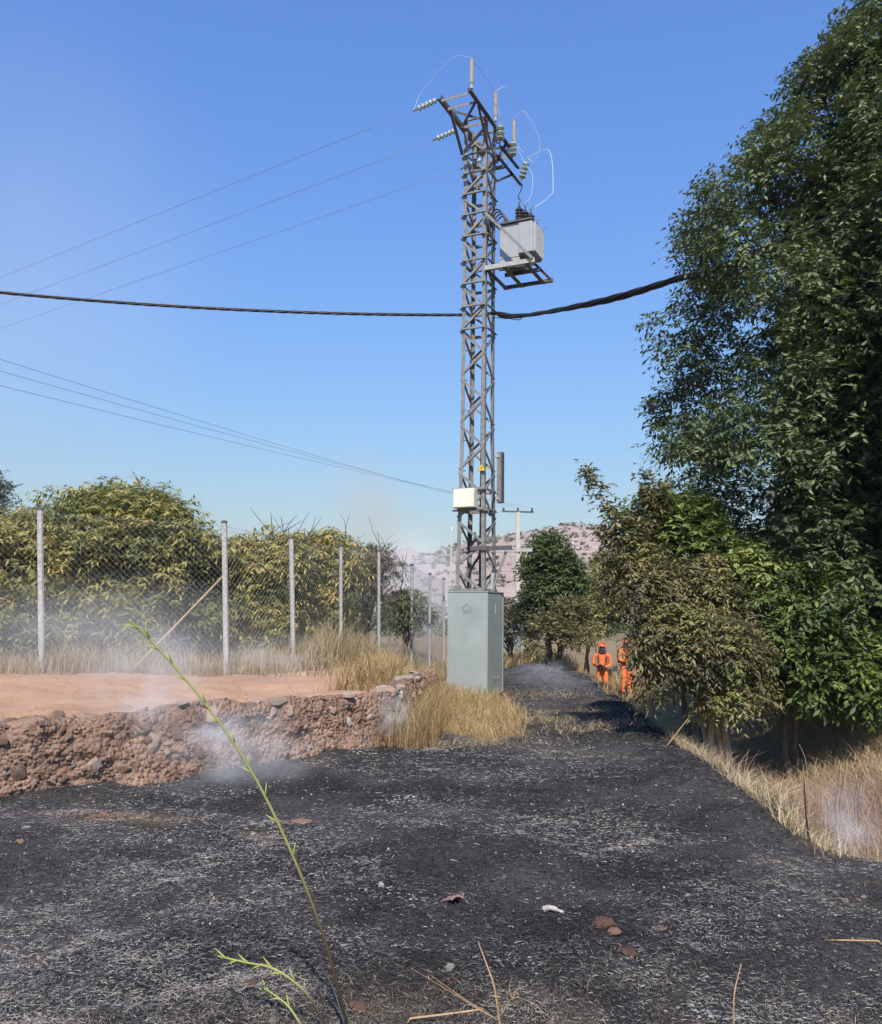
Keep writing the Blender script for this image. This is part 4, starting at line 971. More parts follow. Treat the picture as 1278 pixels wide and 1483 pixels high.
# golden grass round the tower foot
n = 30000; x = gr.uniform(-1.3, 1.75, n); y = gr.uniform(10.8, 18, n)
e = tower_patch(x, y) + (fbm(x * 1.3, y * 1.3, 40) - .5) * .7; k = (e < 1.0) & ~((np.abs((x - TB.x) * fd.x + (y - TB.y) * fd.y) < cw) & (np.abs((x - TB.x) * rd.x + (y - TB.y) * rd.y) < cw)); x, y, e = x[k], y[k], e[k]
hh = gr.uniform(.15, .62, len(x)) * (1.08 - .5 * e) * (0.6 + .8 * vn(x * 1.5, y * 1.5, 5)); tl = gr.random(len(x)) < .03; hh[tl] *= 2.0; hh *= np.where(gr.random(len(x)) < .5, .4, .85) * np.where((y < 16.3) & (np.abs(x - TB.x) < .75), .72, 1)
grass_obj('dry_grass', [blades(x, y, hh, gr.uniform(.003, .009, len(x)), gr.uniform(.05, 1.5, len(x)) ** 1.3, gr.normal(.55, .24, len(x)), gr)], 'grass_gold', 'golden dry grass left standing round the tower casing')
# rusty brown weeds on the bank end left of the tower
n = 5200; x = gr.uniform(-1.4, 0.35, n); y = gr.uniform(10.9, 16.4, n); sdv = wall_sd(x, y); k = (sdv > -.45) & (sdv < .7); x, y = x[k], y[k]
grass_obj('rusty_weeds', [blades(x, y, gr.uniform(.15, .5, len(x)), gr.uniform(.006, .013, len(x)), gr.uniform(.2, 1.1, len(x)), gr.normal(.35, .2, len(x)), gr)], 'grass_gold', 'rusty brown dry weeds covering the bank end left of the tower')
n = 3000; x = gr.uniform(-.85, 0.1, n); y = gr.uniform(10.3, 13.5, n); sdv = wall_sd(x, y); k = (sdv > -.62) & (sdv < -.08); x, y = x[k], y[k]
grass_obj('bank_weeds', [blades(x, y, gr.uniform(.2, .7, len(x)) * (.5 + .7 * sst(-.85, -.4, x)), gr.uniform(.003, .008, len(x)), gr.uniform(.05, .7, len(x)), gr.normal(.42, .25, len(x)), gr)], 'grass_gold', 'tall rusty and golden weeds standing against the end of the bank wall')
# straw along the fence
segs = [P(px, 960, Y) for px, Y, _, _ in posts]; xs, ys = [], []
for a, b in zip(segs[:-1], segs[1:]):
    k = int(820 * (b - a).length); u = gr.random(k); xs.append(a.x + (b.x - a.x) * u + gr.normal(0, .12, k)); ys.append(a.y + (b.y - a.y) * u + np.abs(gr.normal(0, .55, k)) - .22)
x, y = np.concatenate(xs), np.concatenate(ys)
tall = np.exp(-((x + 1.75) / .9) ** 2 - ((y - 15.5) / 2.2) ** 2)
hh = gr.uniform(.08, .5, len(x)) * (.5 + .7 * vn(x * 1.2, y * 1.2, 71)) + tall * gr.uniform(0, .75, len(x))
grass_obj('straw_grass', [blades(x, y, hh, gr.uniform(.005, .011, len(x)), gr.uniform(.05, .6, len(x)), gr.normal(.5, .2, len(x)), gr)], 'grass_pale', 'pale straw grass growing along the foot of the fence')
# orchard floor behind the fence
n = 9000; x = gr.uniform(-9, 0.5, n); y = gr.uniform(12.5, 26, n)
grass_obj('orchard_grass', [blades(x, y, gr.uniform(.08, .4, n), gr.uniform(.008, .016, n), gr.uniform(.1, .9, n), gr.normal(.3, .2, n), gr)], 'grass_pale', 'dull dry grass under the trees behind the fence')
# sparse litter on the red terrace
n = 2600; x = gr.uniform(-8, .2, n); y = gr.uniform(5, 14, n); k = wall_sd(x, y) > .15; x, y = x[k], y[k]
grass_obj('terrace_litter', [blades(x, y, gr.uniform(.01, .05, len(x)), gr.uniform(.004, .009, len(x)), gr.uniform(1, 4, len(x)), gr.normal(.5, .25, len(x)), gr)], 'grass_pale', 'sparse straw litter on the red soil terrace', 'straw')
# ditch: pale flattened straw and reddish weeds
n = 36000; u = gr.random(n); y = 5.9 * (15 / 5.9) ** u; x = edge_x(y) + gr.uniform(-.02, 4.2, n)
k = ~((y < 6.5) & (gr.random(n) < .7)); x, y = x[k], y[k]
hh = gr.uniform(.06, .26, len(x)) * (.5 + vn(x * 1.4, y * 1.4, 81))
grass_obj('ditch_straw', [blades(x, y, hh, gr.uniform(.004, .009, len(x)), gr.uniform(.3, 1.6, len(x)), gr.normal(.55, .22, len(x)), gr)], 'grass_pale', 'pale flattened straw lining the ditch under the green shrub')
n = 6500; x = gr.normal(4.25, .55, n); y = gr.normal(9.0, .9, n); k = x > edge_x(y) + .2; x, y = x[k], y[k]
grass_obj('reddish_weeds', [blades(x, y, gr.uniform(.12, .48, len(x)), gr.uniform(.004, .008, len(x)), gr.uniform(.1, .9, len(x)), gr.normal(.5, .22, len(x)), gr)], 'grass_pink', 'reddish dead weeds standing in the ditch', 'weeds')
# far dry grass round the people
n = 15000; x = gr.uniform(-.5, 9, n); y = gr.uniform(17.5, 34, n)
k = (np.hypot((x - 2.5) / 1.1, (y - 20.5) / 3.2) > 1) & (x > 1.0 - .0 * y) & ((x < 1.9 + .02 * y) & (y > 22) | (x > edge_x(y) - .15) | (y > 25.5)); x, y = x[k], y[k]
hh = gr.uniform(.12, .5, len(x)); 
nearp = (np.hypot(x - 4.8, y - 26) < 1.6); hh[nearp] *= .55; hh[(np.abs(x / y - 5.15 / 27) < .022) & (y < 27.4)] *= .35
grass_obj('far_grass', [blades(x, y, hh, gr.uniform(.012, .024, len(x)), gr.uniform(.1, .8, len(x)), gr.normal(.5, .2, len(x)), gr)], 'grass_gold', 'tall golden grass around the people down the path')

# charred stubble on the burnt ground
def not_burnt(x, y):
    t = x - edge_x(y); w_ = (fbm(x * 1.3, y * 1.3, 40) - .5)
    return (wall_sd(x, y) > -.12) | ((t > .08) & (y > 6.1 + .2 * (x - 2.6))) | (tower_patch(x, y) + w_ * .7 < 1.0)
n = 480000; u = gr.random(n) ** 1.12; y = 2.6 * (25 / 2.6) ** u; x = gr.uniform(-.62, .62, n) * y
k = ~not_burnt(x, y); x, y = x[k], y[k]; n = len(x)
pat = fbm(x * .75, y * .75, 90, 5); pat2 = fbm(x * 3.2, y * 3.2, 95, 4)
tn = np.clip(.57 + (pat - .5) * 1.3 + (pat2 - .5) * .8 + gr.normal(0, .2, n), 0, 1)
tn = np.where(gr.random(n) < .035, gr.uniform(.85, 1, n), tn * .93)
Lh = gr.uniform(.008, .034, n) * (.8 + .09 * y); up_ = gr.uniform(.0, .6, n) ** 2
w = gr.uniform(.0010, .0024, n) * (.6 + .14 * y)
a = gr.uniform(0, 2 * np.pi, n); d = np.stack([np.cos(a), np.sin(a), up_ * .9], 1)
b = np.stack([x, y, H(x, y) + gr.uniform(-.004, .02, n)], 1); s = np.stack([-np.sin(a), np.cos(a), gr.normal(0, .6, n)], 1) * (w * .5)[:, None]
bend = np.stack([gr.normal(0, .25, n), gr.normal(0, .25, n), gr.uniform(-.35, .1, n)], 1) * Lh[:, None]
mid = b + d * Lh[:, None] * .5; tip = b + d * Lh[:, None] + bend
V_ = np.stack([b - s, b + s, mid + s, mid - s, tip], 1).reshape(-1, 3); kk = np.arange(n) * 5
F_ = np.concatenate([np.stack([kk, kk + 1, kk + 2], 1), np.stack([kk, kk + 2, kk + 3], 1), np.stack([kk + 3, kk + 2, kk + 4], 1)])
tag(link('charred_stubble', np_mesh('charred_stubble', V_, F_, M['char'], np.repeat(tn, 5))), 'black and ash grey charred stubble carpeting the burnt ground', 'burnt grass', kind='stuff')
# straw left over at the near edge and right edge
n = 5200; x = np.concatenate([gr.normal(.3, .65, n), gr.uniform(1.6, 3.2, 500), gr.normal(1.55, .3, 700)]); y = np.concatenate([gr.normal(3.35, .3, n), gr.uniform(3.5, 6, 500), gr.normal(3.3, .2, 700)])
k = (vn(x * 2.2, y * 2.2, 99) > .38) & (y > 2.6); x, y = x[k], y[k]; n = len(x)
grass_obj('leftover_straw', [blades(x, y, gr.uniform(.008, .04, n), gr.uniform(.0012, .003, n), gr.uniform(.6, 4, n), gr.normal(.35, .28, n), gr)], 'grass_pale', 'thin unburnt straw scattered over the near burnt ground', 'straw')

n = 2600; sel = gr.integers(0, 5, n); px_ = np.array([(1.65, 13.2, .5, .2), (2.0, 14.4, .7, .25), (.15, 10.95, .75, .22), (1.9, 17.2, .7, .45), (2.2, 12.0, .5, .2)])[sel]
x = px_[:, 0] + gr.normal(0, 1, n) * px_[:, 2]; y = px_[:, 1] + gr.normal(0, 1, n) * px_[:, 3]
grass_obj('path_straw', [blades(x, y, gr.uniform(.02, .13, n), gr.uniform(.004, .009, n), gr.uniform(.6, 3, n), gr.normal(.45, .25, n), gr)], 'grass_pale', 'streaks of unburnt straw lying across the burnt path', 'straw')
# ash and grit specks
n = 1500; u = gr.random(n); y = 2.8 * (14 / 2.8) ** u; x = gr.uniform(-.6, .6, n) * y; k = ~not_burnt(x, y) & (vn(x * 1.1, y * 1.1, 120) > .42); x, y = x[k], y[k]
o = pebbles('grit', np.stack([x, y, H(x, y) + .004], 1), gr.uniform(.006, .022, len(x)) * (.7 + .05 * y), M['stone_pale'], None, 5); tag(o, 'small pale grit scattered over the burnt ground', 'gravel')
def ash_patch(px, py, rx, ry, cnt, lab, seed):
    r_ = np.random.default_rng(seed); c = ground_hit(px, py); x = c.x + r_.normal(0, rx, cnt); y = c.y + r_.normal(0, ry, cnt)
    o = pebbles('ash_flakes', np.stack([x, y, H(x, y) + .006], 1), r_.uniform(.008, .04, cnt) ** 1.0, M['ash_white'], None, seed, .3); tag(o, lab, 'ash')
ash_patch(585, 1160, .12, .07, 70, 'white ash flakes heaped in the middle of the burnt ground', 31)
ash_patch(330, 1150, .35, .16, 150, 'white ash flakes under the smoke at the wall foot', 32)
ash_patch(530, 1090, .12, .08, 50, 'white ash flakes below the rubbly end of the wall', 33)
ash_patch(345, 1185, .08, .04, 24, 'small spill of white ash flakes in front of the smoking patch', 34)
ash_patch(565, 1290, .12, .06, 46, 'white ash flakes beside the reddish tile fragment', 35)
ash_patch(1215, 1215, .15, .05, 50, 'white ash flakes smoking at the ditch mouth', 36)
ash_patch(1010, 1470, .05, .02, 26, 'pale flakes beside the thin red twig', 37)
ash_patch(745, 1395, .06, .04, 26, 'pale flakes among the dry thistle twigs', 38)

# loose stones
def loose(px, py, wpx, mat, label, seed, flat=.6, group=None, name='loose_stone'):
    c = ground_hit(px, py); s = wpx / FPX * math.hypot(c.y, 1.3)
    me = rock_mesh(name, M[mat], seed, 40, flat, False); o = link(name, me); o.location = c + up * s * flat * .18; o.scale = (s, s * .85, s * .9); o.rotation_euler = (0, 0, seed)
    return tag(o, label, 'stone', group)
loose(875, 1345, 32, 'stone_red', 'rounded red brown stone lying on the black ash', 201, .75)
loose(890, 1354, 24, 'stone_red', 'smaller red stone touching the rounded red brown stone', 202)
loose(911, 1383, 32, 'stone_red', 'flat reddish stone below the pair of red stones', 203, .35)
loose(955, 1347, 24, 'stone_red', 'half buried flat brown stone right of the red stones', 204, .25)
loose(652, 1407, 19, 'stone_white', 'small cream white stone near the dry thistle twigs', 205, .8)
loose(552, 1285, 13, 'stone_white', 'small white stone beside the ash flakes', 206, .8)
loose(246, 1220, 8, 'stone_white', 'tiny white stone alone on the black ground below the wall', 207, .8)
loose(38, 1200, 14, 'stone_white', 'flat whitish stone close to the left wall foot', 208, .4)
loose(212, 1136, 13, 'stone_pale', 'pale stone standing at the foot of the wall', 209, .9)
loose(362, 1430, 22, 'stone_red', 'small tan clod under the fallen green stem', 211, .5)
loose(395, 1480, 14, 'stone_pale', 'small tan pebble at the base of the green stems', 212, .6)
loose(520, 1462, 34, 'stone_red', 'brown clod at the foot of the tall green stalk', 213, .4)
loose(436, 1193, 36, 'stone_red', 'flat red earth clod in front of the smoking ash', 214, .22)
loose(1225, 1310, 14, 'stone_pale', 'pale pebble on the black ground near the ditch', 215, .6)
loose(1252, 1302, 12, 'stone_white', 'whitish pebble near the right end of the burnt ground', 216, .6)
cl = [(118, 1182, 12), (136, 1186, 14), (150, 1182, 16), (163, 1187, 12), (182, 1184, 12), (28, 1222, 16)]
for i, (a_, b_, w_) in enumerate(cl[:5]): loose(a_, b_, w_, 'stone_red', 'small orange red clod in the crumbled row before the wall foot', 230 + i, .6, 'orange clods before the wall')
loose(*cl[5], 'stone_red', 'single red brown clod lying apart on the black ground below the wall', 235, .6)
clods = np.random.default_rng(9); c_ = ground_hit(165, 1184); xx_ = c_.x + clods.normal(0, .28, 90); yy_ = c_.y + clods.normal(0, .07, 90)
o = pebbles('red_crumbs', np.stack([xx_, yy_, H(xx_, yy_) + .004], 1), clods.uniform(.01, .035, 90), M['stone_red'], None, 4); tag(o, 'red earth crumbs spilled before the wall foot', 'soil')
# broken tile and glassy fragment
c = ground_hit(657, 1312); tl_ = MB()
vs = []
for k in range(7):
    a_ = -1.0 + 2.0 * k / 6
    for yy in (-.055, .06 - .02 * (k % 3)): vs.append(Vector((.05 * math.sin(a_) , yy, .04 * math.cos(a_))))
for k in range(7):
    a_ = -1.0 + 2.0 * k / 6
    for yy in (-.055, .06 - .02 * (k % 3)): vs.append(Vector((.04 * math.sin(a_), yy, .03 * math.cos(a_))))
fs = []
for k in range(6): fs += [(2 * k, 2 * k + 1, 2 * k + 3, 2 * k + 2), (14 + 2 * k, 16 + 2 * k, 17 + 2 * k, 15 + 2 * k), (2 * k, 2 * k + 2, 16 + 2 * k, 14 + 2 * k), (2 * k + 1, 15 + 2 * k, 17 + 2 * k, 2 * k + 3)]
fs += [(0, 14, 15, 1), (12, 13, 27, 26)]
rt = Matrix.Rotation(.5, 3, 'Z') @ Matrix.Rotation(-.35, 3, 'X')
tl_.add([rt @ v + c + up * .005 for v in vs], fs); tag(tl_.build('tile_fragment', plain('sooty_clay_tile', (.26, .16, .13), .8, 0, .25, 20), origin=c), 'broken reddish curved clay tile fragment on the ash', 'tile')
c = ground_hit(800, 1324)
o = MB().tube(bez([c + Vector((-.045, .02, .012)), c + Vector((-.01, .02, .022)), c + Vector((.03, .005, .016)), c + Vector((.06, -.01, .008))], 5), [.016] * 5 + [.014] * 5 + [.008] * 6, 7).build('bone_fragment', M['stone_white'], smooth=True, origin=c); tag(o, 'pale curved stick fragment lying right of the broken tile', 'fragment')

# ------------------------------------------------------------------ stalks close to the camera
def stalk(name, pxs, Ys, r0, r1, mat, label, leaves=0, cat='plant stalk', tintr=(0, 1), twigs=None):
    pts = bez([P(x, y, Y) for (x, y), Y in zip(pxs, Ys)], 10); pts[0].z = min(pts[0].z, h1(pts[0].x, pts[0].y) + .01)
    root = empty(name, pts[0], label, cat); n_ = len(pts); m = MB()
    m.tube(pts, [r0 + (r1 - r0) * k / (n_ - 1) for k in range(n_)], 6)
    o = m.build('stem', M[mat], root, smooth=True)
    a = o.data.attributes.new('tint', 'FLOAT', 'POINT'); a.data.foreach_set('value', np.repeat(np.linspace(tintr[0], tintr[1], n_), 6).astype(np.float32))
    for k in range(leaves):
        i = int(n_ * (.3 + .65 * (k + .5) / leaves)); p = pts[i]; d = (pts[min(i + 1, n_ - 1)] - p).normalized(); sd_ = d.cross(Vector((0, 1, 0))).normalized() * (1 if k % 2 else -1)
        q_ = MB().tube([p, p + d * .025 + sd_ * .012, p + d * .05 + sd_ * .028], [r1 * 1.3, r1 * 1.1, .001], 5).build('bud', M[mat], root, smooth=True)
        at_ = q_.data.attributes.new('tint', 'FLOAT', 'POINT'); at_.data.foreach_set('value', np.full(len(q_.data.vertices), .9, dtype=np.float32))
    for tw in (twigs or []):
        pt = bez([P(x, y, Y) for (x, y, Y) in tw], 8); MB().tube(pt, [r1 * .9 + (r1 * .25 - r1 * .9) * k / (len(pt) - 1) for k in range(len(pt))], 5).build('twig', M[mat], root, smooth=True)
    return root
stalk('weed_stalk', [(503, 1486), (470, 1360), (420, 1230), (360, 1110), (290, 1010), (225, 935), (187, 897)], [3.35, 3.3, 3.25, 3.2, 3.15, 3.1, 3.05], 0.0068, .003, 'green_stalk', 'tall thin green weed stalk leaning left across the terrace', 12, twigs=[[(302, 1027, 3.16), (288, 1021, 3.16), (275, 1022, 3.16)]])
stalk('weed_stalk', [(472, 1486), (445, 1440), (400, 1405), (355, 1394), (315, 1385)], [3.35, 3.35, 3.35, 3.4, 3.45], .006, .003, 'green_stalk', 'short bent green weed stem lying just above the ash', 7)
stalk('weed_stalk', [(437, 1486), (415, 1455), (378, 1428)], [3.4, 3.42, 3.5], .005, .0025, 'green_stalk', 'thin green stem fork beside the bent weed stem', 3, tintr=(.3, 1))
stalk('burnt_stalk', [(500, 1486), (482, 1430), (462, 1395)], [3.33, 3.4, 3.45], .006, .003, 'dark', 'blackened short stem beside the tall green stalk')
stalk('dry_thistle', [(725, 1487), (716, 1430), (708, 1405), (693, 1365)], [3.4, 3.4, 3.42, 3.45], .0045, .0022, 'dry_stalk', 'dry branching brown thistle stem standing on the ash', twigs=[[(725, 1480, 3.4), (690, 1460, 3.35), (650, 1435, 3.4), (595, 1402, 3.45)], [(722, 1478, 3.4), (670, 1445, 3.4), (620, 1410, 3.5)], [(726, 1470, 3.4), (742, 1447, 3.4), (765, 1450, 3.35), (805, 1480, 3.3)], [(742, 1447, 3.4), (752, 1432, 3.4), (765, 1428, 3.42)], [(742, 1447, 3.4), (738, 1430, 3.4), (742, 1415, 3.4)]])
stalk('dry_twig', [(1063, 1483), (1064, 1440), (1074, 1396)], [3.42, 3.42, 3.45], .0035, .002, 'dry_stalk', 'single upright thin red brown twig on the black ground')
stalk('dry_twig', [(590, 1476), (640, 1470), (700, 1462)], [3.5, 3.5, 3.5], .005, .003, 'dry_stalk', 'dry twig lying flat left of the thistle stem')
stalk('dry_twig', [(1278, 1363), (1220, 1362), (1165, 1362)], [4.4, 4.4, 4.42], .005, .002, 'dry_stalk', 'long straw stem lying flat on the right burnt ground')
stalk('charred_twig', [(1172, 1215), (1168, 1180), (1165, 1130)], [6.5, 6.5, 6.5], .009, .004, 'dark', 'charred thin stick standing at the ditch rim')
stalk('bent_reed', [(1172, 1180), (1171, 1140), (1167, 1100), (1158, 1078)], [8.2, 8.2, 8.2, 8.2], .0035, .002, 'dry_stalk', 'bent pale reed standing among reddish weeds in the ditch')
fb_ = [ground_hit(x_, y_) for x_, y_ in ((1310, 1180), (1275, 1172), (1240, 1158), (1215, 1150))]
stalk('fallen_branch', [(1310, 1172), (1275, 1165), (1240, 1152), (1215, 1142)], [v_.y for v_ in fb_], .014, .005, 'dry_stalk', 'fallen orange brown branch lying in the ditch')
for i, tx in enumerate((1215, 1222, 1243, 1248)):
    stalk('dead_sapling', [(tx - 6, 1165), (tx, 1130), (tx + 3, 1100 + 6 * i)], [8.6, 8.6, 8.6], .005, .002, 'twig_dark', ['short dark dead sapling in the ditch', 'dark dead sapling close to its twin in the ditch', 'taller dark dead sapling near the right ditch bank', 'dark dead sapling nearest the right ditch bank'][i])
for i, pts in enumerate(([(962, 1086), (982, 1060), (1000, 1037)], [(950, 1092), (972, 1087), (992, 1080)], [(940, 1088), (915, 1095), (890, 1092)], [(880, 1100), (905, 1096), (935, 1104)])):
    Yd = [10.6, 10.9, 10.4, 10.0][i]; stalk('cut_branch', pts, [Yd] * 3, .011 if i < 2 else .006, .004, 'bark_pale', ['pale broken branch leaning from the scorched shrub to the ash', 'second pale branch lying at the foot of the scorched shrub', 'thin pale twig lying at the ash edge near the shrub', 'thin straw coloured twig on the ash before the shrub'][i])

# faded blue sheet fence behind the small tree
bp = empty('sheet_fence', P(742, 925, 34), 'faded blue green sheet fence partly hidden behind the tower casing', 'fence'); bp.location.z = 0
for k in range(7):
    x0 = P(735 + k * 5.5 - 11, 900, 34); MB().box(Vector((x0.x, 34, .75)), (.145, .0, 0), (0, .05 + .02 * (k % 2), 0), (0, 0, 1.6)).build('sheet', M['blue_panel'], bp)

# ------------------------------------------------------------------ people
def person(base, facing, label, sc=1.0, pose=0):
    root = empty('person', base, label, 'person', rz=facing); root.scale = (sc,) * 3
    # figure in local space, facing -Y
    J = {'pel': (0, 0, .95, .155), 'wa': (0, .01, 1.10, .145), 'ch': (0, .015, 1.30, .165), 'sh': (0, .02, 1.44, .12), 'ne': (0, .0, 1.52, .062), 'he1': (0, -.015, 1.60, .085), 'he2': (0, -.015, 1.68, .098), 'he3': (0, -.01, 1.76, .07)}
    E = [('pel', 'wa'), ('wa', 'ch'), ('ch', 'sh'), ('sh', 'ne'), ('ne', 'he1'), ('he1', 'he2'), ('he2', 'he3')]
    arms = {-1: [(-.20, .02, 1.42, .075), (-.265, .02, 1.28, .056), (-.285, .0, 1.13, .05), (-.19, -.16, 1.09, .043), (-.07, -.24, 1.12, .034)], 1: [(.20, .02, 1.42, .075), (.255, .03, 1.27, .056), (.27, .02, 1.12, .05), (.17, -.14, 1.06, .043), (.05, -.23, 1.06, .034)]}
    if pose: arms[1] = [(.20, .02, 1.42, .075), (.26, .0, 1.25, .066), (.29, -.03, 1.10, .058), (.28, -.16, .98, .05), (.25, -.26, .93, .038)]
    for s, a in arms.items():
        pn = 'sh'
        for k, j in enumerate(a): nm = f'a{s}{k}'; J[nm] = j; E.append((pn, nm)); pn = nm
        w_ = a[-1]; fd_ = Vector((-s * .6, -.7, -.1)).normalized()
        J[f'p{s}'] = (w_[0] + fd_.x * .05, w_[1] + fd_.y * .05, w_[2] + fd_.z * .05, .034); E.append((f'a{s}4', f'p{s}'))
    for s in (-1, 1):
        leg = [(.095 * s, .0, .88, .108), (.115 * s, -.02, .50, .078), (.12 * s, .015, .28, .068), (.125 * s, .02, .09, .056), (.14 * s, -.10, .045, .045), (.15 * s, -.17, .04, .035)]
        pn = 'pel'
        for k, j in enumerate(leg): nm = f'l{s}{k}'; J[nm] = j; E.append((pn, nm)); pn = nm
    # five short fingers per hand rooted in the palm
    for s in (-1, 1):
        p = Vector(J[f'p{s}'][:3]); fd_ = Vector((-s * .6, -.7, -.1)).normalized(); sd_ = Vector((-s * .7, .6, .2)).normalized().cross(fd_).normalized()
        for k in range(4):
            o_ = sd_ * (.03 * (1.5 - k) / 1.5); ln = (.065, .075, .07, .055)[k]
            J[f'f{s}{k}0'] = (*(p + o_ + fd_ * .03), .011); J[f'f{s}{k}1'] = (*(p + o_ + fd_ * (.03 + ln * .6) - up * .008), .009); J[f'f{s}{k}2'] = (*(p + o_ + fd_ * (.03 + ln * .85) - up * .035), .008)
            E += [(f'p{s}', f'f{s}{k}0'), (f'f{s}{k}0', f'f{s}{k}1'), (f'f{s}{k}1', f'f{s}{k}2')]
        J[f'f{s}t'] = (*(p + sd_ * .05 + fd_ * .02), .011); J[f'f{s}u'] = (*(p + sd_ * .06 + fd_ * .06), .009); E += [(f'p{s}', f'f{s}t'), (f'f{s}t', f'f{s}u')]
    ks = list(J); me = bpy.data.meshes.new('body'); me.from_pydata([J[k][:3] for k in ks], [(ks.index(a), ks.index(b)) for a, b in E], [])
    ob = bpy.data.objects.new('tmp', me); COL.objects.link(ob)
    md = ob.modifiers.new('skin', 'SKIN'); sv = me.skin_vertices[0].data
    for i, k in enumerate(ks): sv[i].radius = (J[k][3], J[k][3] * (.78 if k in ('pel', 'wa', 'ch', 'sh') else 1.0)); sv[i].use_root = (k == 'pel')
    ss = ob.modifiers.new('sub', 'SUBSURF'); ss.levels = 1; ss.render_levels = 1
    bpy.context.view_layer.update(); dg = bpy.context.evaluated_depsgraph_get(); bmv = bpy.data.meshes.new_from_object(ob.evaluated_get(dg))
    bpy.data.objects.remove(ob)
    bmv.materials.clear()
    for mm in ('orange', 'skin', 'black_cloth'): bmv.materials.append(M[mm])
    for p in bmv.polygons:
        c = p.center; p.use_smooth = True
        gl = min((c - Vector(J[f'p{s}'][:3])).length for s in (-1, 1)) < .10
        p.material_index = 2 if (gl or c.z < .10) else (1 if c.z > 1.58 and c.y < .03 else (2 if c.z > 1.50 and c.z <= 1.60 else (1 if c.z > 1.6 else 0)))
    b = link('body', bmv, root)
    # face
    fz = -.11
    f_ = MB(); f_.lathe(Vector((0, fz + .005, 1.645)), Vector((0, -1, -.35)), [(0, .02), (.015, .016), (.03, .009)], 6); f_.build('nose', M['skin'], None, True).parent = root
    for s in (-1, 1):
        f_ = MB(); f_.lathe(Vector((.035 * s, fz + .008, 1.68)), Vector((0, -1, 0)), [(0, .014), (.006, .012), (.009, .004)], 6); f_.build('eye', M['black_cloth'], None).parent = root
        f_ = MB(); f_.lathe(Vector((.095 * s, 0, 1.66)), Vector((s, 0, 0)), [(0, .03), (.012, .028), (.018, .012)], 6); f_.build('ear', M['skin'], None).parent = root
    f_ = MB(); f_.box((0, fz + .005, 1.60), (.055, 0, 0), (0, .012, 0), (0, 0, .012)); f_.build('mouth', M['maroon'], None).parent = root
    # helmet with brim, neck cloth, belt, pack
    hm = MB(); hm.lathe(Vector((0, .0, 1.695)), up, [(0, .165), (.012, .168), (.016, .135), (.06, .13), (.105, .105), (.135, .065), (.148, .01)], 16); ho = hm.build('helmet', M['helmet'], None, True); ho.parent = root
    cr = MB(); cr.bar((0, -.12, 1.79), (0, .12, 1.79), .03, .03); c_ = cr.build('crest', M['helmet'], None); c_.parent = ho
    nc = MB(); nc.lathe(Vector((0, .015, 1.47)), up, [(0, .125), (.04, .115), (.09, .105), (.15, .10), (.152, .085)], 12); nc.build('neck_cloth', M['black_cloth'], None, True).parent = root
    bl_ = MB(); bl_.lathe(Vector((0, .005, 1.01)), up, [(0, .178), (.005, .186), (.05, .186), (.055, .178)], 16); bo = bl_.build('belt', M['maroon'], None, True); bo.parent = root
    pk = MB(); pk.box((0, .24, 1.24), (.30, 0, 0), (0, .16, 0), (0, 0, .44)); po = pk.build('backpack', M['maroon'], None); po.parent = root; bvv = po.modifiers.new('bevel', 'BEVEL'); bvv.width = .03; bvv.segments = 2
    tb_ = MB(); tb_.box((.02, -.22, 1.04), (.17, .02, 0), (0, .10, 0), (0, 0, .13)); to_ = tb_.build('tool_pouch', M['black_cloth'], None); to_.parent = root; bvv = to_.modifiers.new('bevel', 'BEVEL'); bvv.width = .02; bvv.segments = 2
    for s in (-1, 1):
        st = MB(); st.tube(bez([(.11 * s, .17, 1.44), (.12 * s, .03, 1.545), (.115 * s, -.125, 1.40), (.10 * s, -.16, 1.2)], 6), .018, 6); st.build('strap', M['maroon'], None, True).parent = root
    return root
p1 = P(873, 1000, 27.0); p1.z = h1(p1.x, 27.0)
p2 = P(908, 1000, 27.6); p2.z = h1(p2.x, 27.6)
person(p1, R(-12), 'person in orange coverall and helmet standing in clear view on the path', .98)
person(p2, R(25), 'person in orange coverall half hidden behind the scorched shrub', .97, 1)

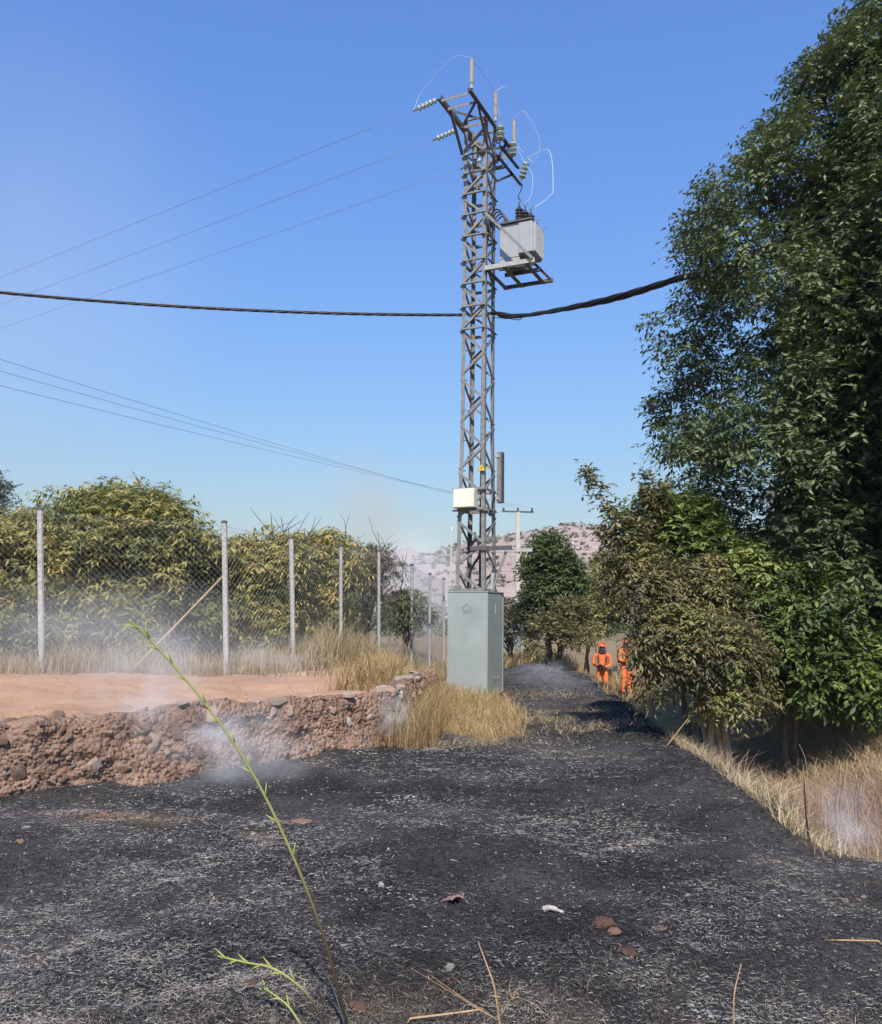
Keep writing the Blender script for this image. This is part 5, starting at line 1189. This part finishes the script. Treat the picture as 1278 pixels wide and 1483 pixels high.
# ------------------------------------------------------------------ smoke
def smoke_mat(name, dens, col, scale, lo, hi, seed, aniso=0.2, stretch=1.0):
    m = bpy.data.materials.new(name); m.use_nodes = True; n = m.node_tree; n.nodes.clear()
    o_ = N(n, 'ShaderNodeOutputMaterial'); pv = N(n, 'ShaderNodeVolumePrincipled'); n.links.new(pv.outputs[0], o_.inputs['Volume'])
    pv.inputs['Color'].default_value = (*col, 1); pv.inputs['Anisotropy'].default_value = aniso
    tc = N(n, 'ShaderNodeTexCoord'); mp = N(n, 'ShaderNodeMapping'); n.links.new(tc.outputs['Object'], mp.inputs[0]); mp.inputs['Location'].default_value = (seed, seed * 1.7, 0); mp.inputs['Scale'].default_value = (1, 1, stretch)
    f = noise(n, scale, 4, .6, vec=mp.outputs[0]); mr = N(n, 'ShaderNodeMapRange'); n.links.new(f, mr.inputs[0]); mr.inputs[1].default_value = lo; mr.inputs[2].default_value = hi
    ln = N(n, 'ShaderNodeVectorMath', operation='LENGTH'); n.links.new(tc.outputs['Object'], ln.inputs[0])
    fo = N(n, 'ShaderNodeMapRange'); fo.interpolation_type = 'SMOOTHSTEP'; n.links.new(ln.outputs['Value'], fo.inputs[0]); fo.inputs[1].default_value = 1.0; fo.inputs[2].default_value = 0.1; fo.inputs[3].default_value = 0; fo.inputs[4].default_value = 1
    a = N(n, 'ShaderNodeMath', operation='MULTIPLY'); n.links.new(mr.outputs[0], a.inputs[0]); n.links.new(fo.outputs[0], a.inputs[1])
    b = N(n, 'ShaderNodeMath', operation='MULTIPLY'); n.links.new(a.outputs[0], b.inputs[0]); b.inputs[1].default_value = dens; n.links.new(b.outputs[0], pv.inputs['Density'])
    return m
def smoke(c, r, dens, label, seed, col=(.96, .965, .98), scale=2.1, lo=.44, hi=.74, rot=(0, 0, 0), stretch=1.0):
    bm = bmesh.new(); bmesh.ops.create_icosphere(bm, subdivisions=3, radius=1.0); me = bpy.data.meshes.new('smoke'); bm.to_mesh(me); bm.free()
    me.materials.append(smoke_mat('smoke', dens, col, scale, lo, hi, seed, -.25, stretch)); o = link('smoke', me); o.location = c; o.scale = r; o.rotation_euler = rot
    return tag(o, label, 'smoke', kind='stuff')
smoke(P(330, 1085, 8.5), (1.1, .6, .6), 2.8, 'bluish white smoke rising from the ash at the wall foot', 3)
smoke(P(215, 1010, 8.3), (.8, .5, .85), 2.0, 'thin smoke drifting up over the bank wall', 5)
smoke(P(150, 925, 11.2), (2.8, .9, 1.0), .75, 'thin smoke veil drifting in front of the fence', 7, scale=1.2, lo=.3)
smoke(P(400, 955, 11.8), (1.1, .6, .45), 1.2, 'thin smoke wisp low over the rubble behind the wall', 9)
smoke(P(572, 1035, 10.4), (.34, .3, .4), 3.2, 'small smoke puff at the wall end by the golden grass', 11)
smoke(P(603, 850, 26.0), (2.0, 2.0, 2.3), .7, 'bluish smoke cloud behind the receding fence posts', 13, scale=1.2, lo=.3)
smoke(P(540, 770, 30.0), (1.9, 1.8, 4.0), .34, 'faint brownish smoke plume rising above the trees', 15, (.74, .62, .50), 1.1, .25, .7, (0, R(-18), 0), .6)
smoke(P(1225, 1190, 6.7), (.42, .35, .42), 2.2, 'small smoke puff at the ditch mouth', 17)
smoke(P(800, 968, 21.0), (.6, .6, .28), .8, 'low smoke lying on the ash grey mound by the path', 19)
smoke(P(10, 380, 46), (15, 9, 19), .032, 'broad faint smoke haze hanging in the sky above the orchard', 21, (.95, .94, .93), 1.0, .2, .75)

# ------------------------------------------------------------------ air
hz_m = bpy.data.materials.new('thin_haze'); hz_m.use_nodes = True; n_ = hz_m.node_tree; n_.nodes.clear()
o_ = N(n_, 'ShaderNodeOutputMaterial'); pv = N(n_, 'ShaderNodeVolumePrincipled'); n_.links.new(pv.outputs[0], o_.inputs['Volume'])
pv.inputs['Color'].default_value = (.86, .90, .96, 1); pv.inputs['Density'].default_value = 0.00028
hz = MB().box((0, 520, 55), (1300, 0, 0), (0, 1200, 0), (0, 0, 124)).build('haze', hz_m); tag(hz, 'thin smoky haze filling the air over the field', 'haze', kind='stuff')
